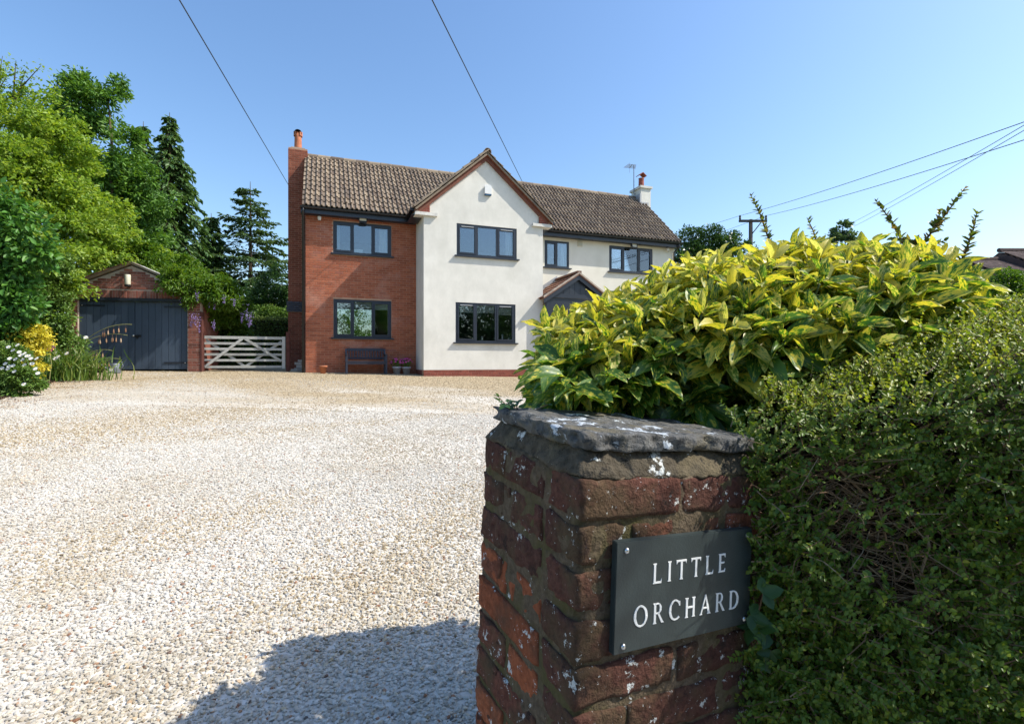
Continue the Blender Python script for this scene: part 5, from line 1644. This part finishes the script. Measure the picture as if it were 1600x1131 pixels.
# bramble leaves at the foot of the plate and a sprig of ivy on the cap
def leafy(name, label, cat, centre, n, spread, L, mat, seed, facing=(0, -.8, .5)):
    t = thing(name, label, cat, centre)
    mb = MB()
    for k in range(n):
        c = Vector([random.gauss(0, s) for s in spread])
        P = np.array([list(c)] * 3)
        base = Vector((random.gauss(0, .5), random.gauss(-.3, .3), random.gauss(-.1, .4))).normalized()
        sd_ = base.cross(Vector(facing)).normalized()
        D = np.array([list(base), list(base * .3 + sd_), list(base * .3 - sd_)])
        Nn = np.array([list(Vector(facing) + Vector((random.gauss(0, .25), random.gauss(0, .25), random.gauss(0, .25))))] * 3)
        Ls = L * random.uniform(.7, 1.15) * np.array([1, .8, .8])
        leaves('leaf', P, D, Nn, Ls, Ls * .72, FOLD, mat, t)
        mb.tube([Vector((0, .03, -.06)), c * .5 + Vector((0, .02, -.02)), c], [.0022, .0018, .001], 4, False)
    mb.build('stem', M['twig'], t)
    return t
leafy('bramble', 'dark bramble leaves between the name plate and the hedge', 'bramble', at(1190, 985, .98), 9, (.030, .012, .035), .034, M['f_dark'], 3)
iv = pier_pt(.05, .31, .09)
leafy('ivy', 'small ivy sprig creeping on the left end of the stone cap', 'ivy', iv, 12, (.035, .02, .008), .018, M['f_dark'], 5, (0, -.3, 1))

# ------------------------------------------------------------------ trees and shrubs on the left
broad_tree('ash_tree', 'tall mid green ash tree between the yellow green tree and the dark conifers', 'tree', (-16.5, 21.5, gz(-14, 21)),
           blobs_at([(128, 165, 40), (166, 158, 26), (105, 215, 52), (180, 225, 44), (150, 290, 70), (205, 258, 26), (205, 320, 40), (90, 300, 70), (175, 370, 60), (60, 180, 40), (205, 212, 13), (232, 290, 18), (240, 345, 24), (215, 380, 36), (255, 320, 14), (120, 132, 18), (178, 133, 14)], 21, .95, .8),
           360, .46, 95, .17, M['f_ash'], r0=.32, tpl=FOLD, aspect=.42, inner=.35, seed=3, limbs=22)
broad_tree('hornbeam_tree', 'large yellow green tree spreading over the left side of the garage', 'tree', (-17.2, 16.5, gz(-14, 16)),
           blobs_at([(25, 215, 75, 14.5), (90, 270, 70, 15), (20, 300, 90, 14), (140, 335, 50, 15.6), (80, 380, 90, 14.5), (180, 372, 34, 16.8), (225, 408, 34, 17.5), (150, 420, 40, 16.2), (30, 430, 80, 13), (112, 258, 36, 15.5), (265, 420, 26, 18), (60, 185, 40, 14.6), (190, 410, 30, 17), (95, 440, 50, 15), (-80, 300, 120, 14), (-60, 150, 70, 15)], 15, .95, .75),
           620, .36, 120, .105, M['f_yellowgreen'], r0=.28, aspect=.55, inner=.55, tpl=FOLD, flat=.5, seed=5, limbs=26)
# loose spindly top of the big tree: bare-ended sprays against the sky
def sprays(name, label, cat, base, lst, Y, leaf, mat, spread=.12):
    root = thing(name, label, cat, base)
    mb = MB(); P, D, Nn = [], [], []
    b0 = Vector(base)
    for (x0, y0, x1, y1) in lst:
        a, b_ = at(x0, y0, Y), at(x1, y1, Y)
        mid = a.lerp(b_, .5) + Vector((0, 0, .25))
        pts = [a, mid, b_]
        mb.tube([q - b0 for q in pts], [.03, .02, .006], 5)
        for k in range(90):
            t = random.random() ** .7
            c = (a.lerp(mid, t * 2) if t < .5 else mid.lerp(b_, t * 2 - 1)) + Vector([random.gauss(0, spread) for _ in range(3)])
            P.append(list(c - b0)); D.append([random.gauss(0, 1), random.gauss(0, 1), random.gauss(-.3, .5)]); Nn.append([random.gauss(0, .5), random.gauss(0, .5), 1])
    mb.build('branch', M['bark'], root)
    L_ = leaf * (.6 + .8 * rng.random(len(P)))
    tag(leaves('foliage', np.array(P), unit(np.array(D)), np.array(Nn), L_, L_ * .6, RH, mat, root), kind='stuff')
    return root
sprays('hawthorn', 'loose spindly top of a yellow green tree against the sky at the left edge', 'tree', (-17.5, 15.6, gz(-14, 15)),
       [(-20, 240, 4, 88), (10, 230, 40, 110), (0, 200, 64, 103), (30, 220, 90, 132), (20, 190, 25, 95), (50, 210, 75, 150), (0, 160, 55, 160), (60, 240, 130, 190), (-20, 200, 10, 120), (20, 260, 110, 160), (-90, 900, 10, 260), (40, 300, 160, 215)], 15.2, .10, M['f_yellowgreen'])

def conifer(name, label, base, H_, half, n_whorl, mat, seed, droop=.25, per=9, needle=.16, gap=.0, start=.06, dens=70, power=.9, wid=.35, irregular=.25):
    rd = random.Random(seed)
    root = thing(name, label, 'conifer', base)
    mb = MB()
    mb.tube([(0, 0, -.2), (.02, 0, H_ * .5), (0, 0, H_)], [H_ * .018, H_ * .011, .012], 7)
    P, D, Nn = [], [], []
    for w in range(n_whorl):
        t = start + (1 - start) * (w / n_whorl)
        z = H_ * t
        R_ = half * ((1 - t) ** power) * rd.uniform(1 - irregular, 1 + irregular) + .12
        for k in range(per):
            az = rd.uniform(0, 2 * math.pi)
            L_ = R_ * rd.uniform(.65, 1.12)
            up = rd.uniform(.0, .25)
            pts = []
            for q in np.linspace(0, 1, 5):
                pts.append(Vector((math.cos(az) * L_ * q, math.sin(az) * L_ * q, z + L_ * (up * q - droop * q * q) + rd.uniform(-.03, .03))))
            mb.tube(pts, [.014 + .006 * L_, .012, .009, .006, .003], 4, False)
            nn = int(dens * L_ / max(half, .5)) + 6
            for _ in range(nn):
                q = rd.random() ** .6 * 1.03
                i = min(3, int(q * 4)); c = pts[i].lerp(pts[i + 1], min(1.1, q * 4 - i))
                out = Vector((math.cos(az), math.sin(az), 0)); side = Vector((-out.y, out.x, 0))
                s = rd.choice((-1, 1)); off = rd.random() * wid * L_ * (1.05 - q) * .9
                c = c + side * s * off + Vector((0, 0, -off * .35 * rd.random() - .03))
                dd = out * .7 + side * s * .8 + Vector((0, 0, -droop * 1.2 + rd.gauss(0, .3)))
                P.append(tuple(c)); D.append(tuple(dd)); Nn.append((rd.gauss(0, .4), rd.gauss(0, .4), 1))
    L2 = needle * (.6 + .8 * rng.random(len(P)))
    tag(leaves('crown', np.array(P), unit(np.array(D)), np.array(Nn), L2, L2 * .42, FOLD, mat, root), kind='stuff')
    mb.build('trunk', M['bark'], root)
    return root
def con_at(px, py, Y):
    p = at(px, py, Y)
    return Vector((p.x, p.y, gz(p.x, p.y))), p.z - gz(p.x, p.y)
b_, h_ = con_at(265, 176, 26)
conifer('cypress_tree', 'tallest dark conifer with a pointed nodding top behind the garage', b_, h_, 4.0, 50, M['f_conifer'], 4, droop=.6, per=9, needle=.24, dens=120, power=1.05, wid=.45, irregular=.3)
b_, h_ = con_at(224, 190, 27.5)
conifer('cypress_tree', 'narrower dark conifer behind the ash tree left of the tallest one', b_, h_, 3.0, 42, M['f_conifer'], 9, droop=.6, per=8, needle=.24, dens=110, power=.9, wid=.45, irregular=.3)
b_, h_ = con_at(330, 300, 29)
conifer('cypress_tree', 'short dark conifer between the tallest conifer and the layered spruce', b_, h_ - 1.2, 2.4, 30, M['f_conifer'], 13, droop=.5, per=9, needle=.24, dens=100, power=.8, wid=.45)
b_, h_ = con_at(391, 284, 29)
conifer('spruce_tree', 'airy layered spruce tree standing left of the brick chimney', b_, h_, 3.9, 16, M['f_spruce'], 21, droop=.16, per=10, needle=.22, dens=170, power=.72, wid=.40, irregular=.18, start=.12)
def shrub(name, label, cat, base, blobs, n, cr, per, leaf, mat, **kw):
    return broad_tree(name, label, cat, base, blobs, n, cr, per, leaf, mat, r0=kw.pop('r0', .04), limbs=kw.pop('limbs', 10), **kw)
shrub('bay_bush', 'rounded dark green bush behind the clipped hedge near the house chimney', 'bush', at(425, 575, 24), blobs_at([(430, 450, 32), (408, 468, 26), (450, 440, 30), (432, 480, 34), (470, 460, 30)], 24), 150, .34, 110, .10, M['f_dark'])
shrub('laburnum', 'bright yellow green climber sprawling over the garage roof', 'climber', at(262, 520, 18), blobs_at([(250, 425, 26, 16.5), (285, 425, 24, 16.5), (225, 405, 24, 17.3), (305, 440, 20, 16.2), (262, 440, 20, 15.7)], 16.5), 120, .26, 110, .10, M['f_wisteria'], tpl=FOLD)
wb = at(312, 578, 16.3)
wist = shrub('wisteria', 'bright green wisteria with hanging mauve flowers beside the garage door', 'climber', wb,
             blobs_at([(292, 452, 24, 15.3), (322, 448, 26, 15.6), (345, 462, 28, 16), (318, 478, 26, 16.1), (360, 482, 26, 16.8), (338, 494, 22, 16.6), (352, 506, 18, 17.1), (322, 500, 16, 16.9), (372, 512, 12, 17.2), (372, 494, 15, 16.8), (272, 437, 18, 15.0)], 15.8, 1.0, .8), 210, .24, 105, .105, M['f_wisteria'], tpl=FOLD, aspect=.35, r0=.06)
for (px, py, ln) in [(270, 452, 12), (283, 461, 18), (308, 460, 12), (326, 468, 14), (335, 472, 12), (299, 496, 16), (305, 495, 14), (311, 502, 20), (334, 505, 12), (350, 465, 10), (366, 470, 10), (385, 482, 20), (378, 492, 14), (392, 492, 18), (262, 447, 8), (389, 500, 12)]:
    Y = 15.05 if px < 312 else 15.5
    c = at(px, py - ln * .4, Y); n = 46
    t = rng.random(n) ** .8; L_ = ln / 800 * Y * 1.3
    P = np.stack([rng.normal(size=n) * .035 * (1.15 - t), rng.normal(size=n) * .035 * (1.15 - t), -t * L_], 1)
    o = leaves('raceme', P, rdir(n), rdir(n), .034, .028, RH, M['petal_purple'], wist); o.location = c - wb
shrub('dark_thicket', 'deep shaded thicket behind the five bar gate', 'thicket', at(345, 578, 17.3), blobs_at([(318, 540, 24), (345, 530, 26), (368, 548, 20), (335, 560, 22), (378, 520, 16), (350, 560, 20), (312, 560, 16)], 17.3), 170, .26, 90, .10, M['f_dark'])
shrub('sapling', 'slim light green sapling just behind the gate', 'sapling', at(391, 578, 19.2), blobs_at([(390, 525, 5), (391, 545, 6), (392, 562, 5)], 19.2), 26, .10, 40, .08, M['f_wisteria'], r0=.015, limbs=5)
# clipped hedge beyond the gate
hb = at(425, 570, 22)
ch = thing('clipped_hedge', 'square clipped bright green hedge beyond the gate', 'hedge', (hb.x, hb.y, gz(hb.x, hb.y)))
n = 16000
q = rng.random((n, 3)) * np.array([5.0, 1.2, 2.05]) - np.array([2.3, .6, 0])
s = rng.random(n); q[s < .55, 1] = -.6 + rng.normal(size=(s < .55).sum()) * .03; q[s > .72, 2] = 2.05 + rng.normal(size=(s > .72).sum()) * .04
tag(leaves('foliage', q, rdir(n), rdir(n) + [0, -.5, .5], .07, .045, RH, M['f_box'], ch), kind='stuff')
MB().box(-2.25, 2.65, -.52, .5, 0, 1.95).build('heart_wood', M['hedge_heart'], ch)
shrub('lilac_bush', 'pale leafed bush rising over the clipped hedge', 'bush', at(415, 570, 23), blobs_at([(405, 490, 13), (425, 492, 12), (443, 494, 10)], 23), 40, .22, 80, .09, M['f_ivy'])

# flower border at the left edge
shrub('cherry_bush', 'broad leaved green bush at the left edge above the border', 'bush', (-10.6, 10.6, gz(-10.6, 10.6)), blobs_at([(6, 335, 28), (36, 358, 28), (6, 392, 34), (50, 395, 24), (-40, 360, 50), (12, 430, 30), (4, 470, 34), (-20, 510, 44), (30, 480, 22)], 10.4, 1, .6), 170, .26, 42, .13, M['f_cherry'], tpl=FOLD, aspect=.5, flat=.9, r0=.07)
shrub('privet_bush', 'light green small leaved bush between the golden shrub and the garage', 'bush', at(85, 585, 13.2), blobs_at([(50, 470, 36), (78, 460, 32), (92, 500, 24), (66, 520, 34), (108, 545, 18), (90, 420, 22), (30, 500, 40), (8, 470, 34), (-10, 440, 40), (75, 435, 24), (96, 470, 15)], 13.0, 1, .7), 260, .20, 110, .065, M['f_ivy'], tpl=FOLD, aspect=.6)
shrub('golden_shrub', 'golden yellow leaved shrub in the flower border', 'shrub', at(40, 600, 10.8), blobs_at([(22, 520, 18), (45, 525, 20), (62, 545, 14), (38, 550, 20), (10, 530, 16), (52, 572, 14), (68, 528, 8), (45, 588, 10)], 10.7, 1, .8), 90, .13, 80, .055, M['f_gold'], tpl=FOLD, aspect=.5, r0=.02)
def grass_clump(name, label, cat, base, n, h, spread, mat, width=.02, lean=.5):
    t = thing(name, label, cat, base)
    P = np.stack([rng.normal(size=n) * spread, rng.normal(size=n) * spread * .7, np.zeros(n)], 1)
    P2, D2, N2, L2 = [], [], [], []
    for p in P:
        az = rng.random() * 6.28; ln = lean * rng.random(); hh = h * (.55 + .6 * rng.random())
        d0 = np.array([math.cos(az) * ln * .4, math.sin(az) * ln * .4, 1.0]); d1 = np.array([math.cos(az) * ln * 1.6, math.sin(az) * ln * 1.6, .7 - ln * .5])
        q1 = p + unit(d0[None])[0] * hh * .5
        P2 += [p, q1]; D2 += [d0, d1]; N2 += [[-d0[0], -d0[1], .3]] * 2; L2 += [hh * .55, hh * .55]
    N2 = np.array(N2) + rng.normal(size=(len(P2), 3)) * .4
    tag(leaves('blade', np.array(P2), np.array(D2), N2, np.array(L2), width, BLADE, mat, t), kind='stuff')
    return t
gb = at(106, 597, 12.3); gb.z = gz(gb.x, gb.y)
gc = grass_clump('montbretia', 'strappy green clump with arching stalks beside the garage doors', 'grass clump', gb, 420, .78, .40, M['f_grass'], .022, .7)
for (x0, y0, xm, ym, x1, y1, hang) in ((138, 528, 170, 508, 206, 507, 6), (132, 535, 165, 520, 199, 524, 7), (120, 575, 155, 560, 188, 561, 4), (125, 560, 150, 545, 176, 548, 3)):
    Y = 13.3
    a, m_, b2 = at(x0, y0, Y), at(xm, ym - 4, Y), at(x1, y1, Y)
    pts = [(a * (1 - t) ** 2 + m_ * 2 * t * (1 - t) + b2 * t * t) - gb for t in np.linspace(0, 1, 9)]
    mb = MB().tube([Vector((-.1, .1, .1))] + pts, .008, 5)
    sm = mb.build('stalk', M['stalk'], gc)
    for k in range(hang):
        p = pts[3 + int(k * 5 / hang)] + Vector((random.uniform(-.05, .05), 0, 0))
        mb = MB().tube([p, p + Vector((.01, 0, -.12))], .004, 4).lathe([(.004, -.22), (.02, -.19), (.016, -.12), (.004, -.10)], tuple(p), 8)
        mb.build('flower_bell', M['litter'], sm)
db = at(22, 618, 9.7); db.z = gz(db.x, db.y) + .05
da = shrub('daisy_clump', 'tall clump of white daisies at the left edge of the drive', 'flowers', db, blobs_at([(15, 585, 24), (40, 590, 18), (5, 560, 22), (30, 610, 14), (52, 600, 10), (-20, 590, 26), (28, 555, 14)], 9.6, 1, .8), 120, .12, 60, .075, M['f_ivy'], tpl=FOLD, aspect=.32, r0=.01)
def daisy(parent, p, org, s, face):
    n = 12
    ang = 2 * np.pi * np.arange(n) / n
    f = Vector(face).normalized(); e1 = f.orthogonal().normalized(); e2 = f.cross(e1)
    D = np.array([list(e1 * math.cos(a) + e2 * math.sin(a)) for a in ang])
    o = leaves('flower', D * s * .12, D, np.tile(np.array(f), (n, 1)), s, s * .42, FOLD, M['petal_white'], parent); o.location = p - org
    e = MB().lathe([(s * .28, 0), (s * .2, s * .10), (s * .05, s * .13)], (0, 0, 0), 10).build('flower_eye', M['flower_eye'], o)
    e.rotation_euler = f.to_track_quat('Z', 'Y').to_euler()
for (px, py) in [(13, 542), (20, 547), (27, 539), (15, 560), (24, 561), (32, 555), (38, 552), (42, 556), (48, 560), (35, 562), (57, 560), (14, 572), (20, 571), (38, 570), (50, 568), (55, 576), (12, 576), (59, 583), (37, 600), (45, 556), (30, 550), (22, 580), (8, 568), (3, 575)]:
    p = at(px, py, 9.15); daisy(da, p, db, .035, (random.uniform(-.2, .5), -.9, .8))
for (px, py) in [(80, 539), (104, 552), (86, 560), (91, 557), (134, 527)]:
    p = at(px, py, 11.9); daisy(gc, p, gb, .045, (random.uniform(-.2, .5), -.9, .7))
pk = at(76, 541, 11.7)
pf_ = thing('pink_flowers', 'small group of crimson flowers beside the golden shrub', 'flowers', pk)
n = 70; P = rdir(n) * .10
leaves('petal', P, rdir(n), rdir(n), .05, .04, FOLD, M['petal_pink'], pf_)
MB().tube([(0, 0, -.9), (.02, .05, -.4), (0, 0, 0)], .008, 5).build('stem', M['stalk'], pf_)
# low edging plants and fallen petals at the bed's edge
for k, (x, y, lab) in enumerate([(-8.55, 7.9, 'low green edging plant at the near end of the border'), (-9.9, 10.35, 'low green edging plant under the golden shrub'), (-11.3, 12.9, 'low green edging plant next to the garage end of the border')]):
    c = (x - .25, y, gz(x, y) + .05)
    shrub('edging_plant', lab, 'plant', c, [(c[0], y, c[2] + .15, .35, .3, .22), (c[0] - .3, y + .3, c[2] + .25, .35, .3, .25)], 40, .10, 60, .06, M['f_ivy'], tpl=FOLD, aspect=.4, r0=.008, limbs=4)
n = 900
yy = 8.2 + rng.random(n) * 5.8
xx = np.interp(yy, [p[1] for p in BED], [p[0] for p in BED]) + np.abs(rng.normal(size=n)) * .55 - .1
zz = -0.028 * xx + .0578 * yy + .018
tag(leaves('fallen_petals', np.stack([xx, yy, zz], 1), rdir(n) * [1, 1, .15], np.tile([0, 0, 1.], (n, 1)) + rng.normal(size=(n, 3)) * .3, .035, .022, RH, M['litter']), kind='stuff')

# ------------------------------------------------------------------ right side: far trees, pole, wires, neighbour
shrub('ivy_tree', 'dark ivy clad tree beyond the right end of the house', 'tree', at(1100, 575, 27), blobs_at([(1085, 385, 30), (1115, 378, 26), (1100, 410, 40), (1138, 382, 20), (1150, 400, 26), (1070, 410, 30), (1110, 450, 50)], 27), 210, .45, 110, .14, M['f_dark'], r0=.25)
shrub('pine_tree', 'small blue green tree top poking up behind the laurel', 'tree', at(1325, 575, 30), blobs_at([(1316, 362, 13), (1334, 366, 11), (1322, 352, 7), (1300, 372, 8), (1325, 385, 22), (1325, 420, 30), (1342, 356, 5)], 30), 55, .26, 90, .18, M['f_spruce'], r0=.15)
shrub('elder_bush', 'bright yellow green bush below the neighbouring roof', 'bush', at(1570, 575, 13), blobs_at([(1545, 452, 20), (1572, 440, 18), (1598, 452, 18), (1560, 470, 24), (1525, 460, 16), (1625, 450, 22), (1590, 480, 26)], 13, .8), 130, .2, 110, .07, M['f_wisteria'], tpl=FOLD)
pb = at(1173, 380, 32); ptop = at(1173, 347, 32)
pole = thing('utility_pole', 'dark wooden pole with a cross arm above the laurel', 'utility pole', (pb.x, pb.y, gz(pb.x, pb.y)))
hz = ptop.z - gz(pb.x, pb.y)
MB().tube([(0, 0, 0), (0, 0, hz + .15)], [.16, .11], 10).build('pole', M['pole'], pole, True)
MB().box(-.78, .95, -.17, -.06, hz - .04, hz + .10).build('cross_arm', M['pole'], pole)
MB().bar((.05, -.1, hz - .75), (.62, -.12, hz - .02), .05, .05).build('stay', M['pole'], pole)
for x in (-.72, .9):
    MB().lathe([(.04, 0), (.075, .08), (.05, .14), (.07, .22), (.02, .30)], (x, -.115, hz + .10), 10).build('insulator', M['bin'], pole)
def wire(label, pts, sag=.0, r=.011):
    pts = [Vector(p) for p in pts]
    o0 = pts[0]
    out = []
    for a, b_ in zip(pts[:-1], pts[1:]):
        for t in np.linspace(0, 1, 13)[:-1]:
            out.append(a.lerp(b_, t) - Vector((0, 0, sag * 4 * t * (1 - t))) - o0)
    out.append(pts[-1] - o0)
    o = MB().tube(out, r, 5).build('overhead_wire', M['wire'])
    o.location = o0
    return tag(o, label, 'wire', 'overhead wires')
def beyond(a, b_, k):
    return b_ + (b_ - a) * k
A1, B1 = at(447, 283, 24), at(280, 0, 10)
wire('wire running down the left of the sky to the brick chimney', [beyond(B1, A1, .35), A1, B1, beyond(A1, B1, .5)], .0, .014)
A1, B1 = at(820, 292, 27), at(675, 0, 11)
wire('wire running down the middle of the sky to the roof behind the gable', [beyond(B1, A1, .3), A1, B1, beyond(A1, B1, .5)], .0, .014)
iL = Vector((pole.location.x - .72, 31.885, pole.location.z + hz + .36)); iR = Vector((pole.location.x + .9, 31.885, pole.location.z + hz + .36))
B1 = at(1600, 191, 12.5)
wire('upper long wire from the left insulator of the pole', [at(1030, 372, 60), iL, B1, beyond(iL, B1, .6)], .12)
B1 = at(1600, 219, 12.5)
wire('lower long wire from the right insulator of the pole', [at(1055, 385, 60), iR, B1, beyond(iR, B1, .6)], .12)
for k, (y1, x0, y0, lab) in enumerate([(196, 1318, 355, 'upper of the two steep close wires at the right'), (204, 1322, 360, 'lower of the two steep close wires at the right')]):
    A1, B1 = at(x0, y0, 45), at(1600, y1, 15)
    wire(lab, [beyond(B1, A1, .1), A1, B1, beyond(A1, B1, .5)], .1)
# the neighbouring bungalow
nbx = at(1530, 575, 24)
nh = thing('bungalow', 'neighbouring bungalow with a dark brown tiled roof at the right edge', 'house', (nbx.x, nbx.y, gz(nbx.x, nbx.y)))
def roof_rows(x0, x1, ez, rz_, y0, y1, n, name):
    mb = MB()
    for r in range(n):
        t0, t1 = r / n, (r + 1) / n
        ya, yb = y0 + (y1 - y0) * t0, y0 + (y1 - y0) * t1
        za, zb = ez + (rz_ - ez) * t0, ez + (rz_ - ez) * t1
        x = x0 - (.12 if r % 2 else 0)
        while x < x1:
            p, q = max(x, x0), min(x + .235, x1)
            if q - p > .03:
                h = random.uniform(.03, .045)
                mb.add([(p, ya, za + h), (q, ya, za + h), (q, yb, zb + .012), (p, yb, zb + .012), (p, ya, za), (q, ya, za)], [(0, 1, 2, 3), (0, 4, 5, 1)])
            x += .245
    mb.add([(x0, y0, ez - .12), (x1, y0, ez - .12), (x1, y1, rz_ - .1), (x0, y1, rz_ - .1), (x0, 2 * y1 - y0, ez - .12), (x1, 2 * y1 - y0, ez - .12)], [(0, 1, 2, 3), (3, 2, 5, 4), (0, 3, 4), (1, 5, 2)])
    mb.add([(x0, y0, ez - .12), (x1, y0, ez - .12), (x1, y0, ez), (x0, y0, ez)], [(0, 1, 2, 3)])
    o = mb.build(name, M['neighbour_tile'], nh)
    MB().tube([(x0, y1, rz_ + .03), (x1, y1, rz_ + .03)], .12, 8).build('ridge_tile', M['neighbour_tile'], nh)
    return o
zb = gz(nbx.x, nbx.y)
def zl(py, Y): return at(0, py, Y).z - zb
roof_rows(2.8, 4.75, zl(447, 24), zl(406, 28), 0, 4, 22, 'roof')
roof_rows(4.9, 13, zl(441, 23.6), zl(392, 28.2), -.4, 4.2, 26, 'roof')
MB().box(3.0, 12.8, .5, 7.5, -.1, zl(447, 24) - .1).build('wall', M['garage_brick'], nh)
MB().box(4.9, 13, -.46, -.41, zl(441, 23.6) - .30, zl(441, 23.6) - .1).build('fascia', M['barge'], nh)

# tree added outside the frame so that its crown shades the front of the pier and hedge
vz = gz(4.2, -.2)
broad_tree('added_shade_tree', 'young tree added out of view to shade the pier and hedge front', 'tree', (4.4, -.1, vz),
           [(4.2, -.16, 5.2, .75, .60, 1.0), (4.4, -.4, 4.6, .9, .75, .9), (4.3, -.5, 5.8, .7, .7, .6)], 130, .28, 70, .09, M['f_ash'], None, .06, seed=77, tpl=FOLD, limbs=12)
# far hedgerow trees that close the horizon
n = 26000
k_ = rng.integers(0, 60, n); cx_ = np.linspace(-150, 190, 60)[k_] + rng.normal(size=n) * 2.6
hh_ = (3.2 + 2.2 * np.sin(np.arange(60) * 2.7) ** 2 + rng.random(60) * 1.5)[k_]
q = np.stack([cx_, 105 + rng.normal(size=n) * 2.5, .9 + hh_ * rng.random(n) ** .8], 1)
tag(leaves('far_treeline', q, rdir(n), rdir(n) + [0, -.6, .6], .75, .5, RH, M['f_ash']), kind='stuff')
# ------------------------------------------------------------------ what the windows look back on: the lane side and the garden behind
lane = thing('lane_hedge', 'long clipped field hedge on the far side of the lane', 'hedge', (4, -9.5, gz(4, -9)))
n = 14000
q = rng.random((n, 3)) * np.array([60, 1.6, 1.9]) - np.array([30, .8, 0])
tag(leaves('foliage', q, rdir(n), rdir(n), .22, .15, RH, M['f_ash'], lane), kind='stuff')
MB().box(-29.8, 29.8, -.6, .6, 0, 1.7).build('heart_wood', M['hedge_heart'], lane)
bd = thing('boundary_hedge', 'clipped front boundary hedge running off to the right', 'hedge', (9.5, 1.6, gz(9, 1.6)))
n = 16000
q = rng.random((n, 3)) * np.array([14.4, .9, 1.75]) - np.array([7.2, .45, 0])
tag(leaves('foliage', q, rdir(n), rdir(n), .08, .055, RH, M['f_hedge'], bd), kind='stuff')
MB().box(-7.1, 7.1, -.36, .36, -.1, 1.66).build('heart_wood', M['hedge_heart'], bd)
for k, (x, y, h, lab) in enumerate([(9, -13, 9.5, 'first roadside tree beyond the lane'), (15, -14, 10.5, 'second roadside tree beyond the lane'), (21, -12, 9.5, 'third roadside tree beyond the lane'), (3, -15, 9, 'fourth roadside tree beyond the lane'), (27, -13, 10, 'fifth roadside tree beyond the lane')]):
    z = gz(x, y)
    broad_tree('roadside_tree', lab, 'tree', (x, y, z), [(x, y, z + h * .55, 3.2, 2.6, h * .42), (x + 1.8, y, z + h * .42, 2.4, 2.2, h * .36), (x - 1.8, y, z + h * .4, 2.4, 2.2, h * .34)], 260, .8, 60, .30, M['f_dark'], 'trees beyond the lane', .18, seed=k)
for k, (px, Y, hh, mt, lab) in enumerate([(540, 29, 3.6, 'f_wisteria', 'bright garden tree behind the house seen through the left lower window'), (604, 31, 2.2, 'f_ash', 'garden shrub behind the house seen through its rooms')]):
    p = at(px, 570, Y); z = gz(p.x, p.y)
    broad_tree('garden_tree', lab, 'tree', (p.x, p.y, z), [(p.x, p.y, z + hh * .55, 1.5, 1.3, hh * .42), (p.x + .7, p.y, z + hh * .4, 1.0, 1, hh * .3)], 90, .38, 70, .13, M[mt], None, .08, seed=30 + k)
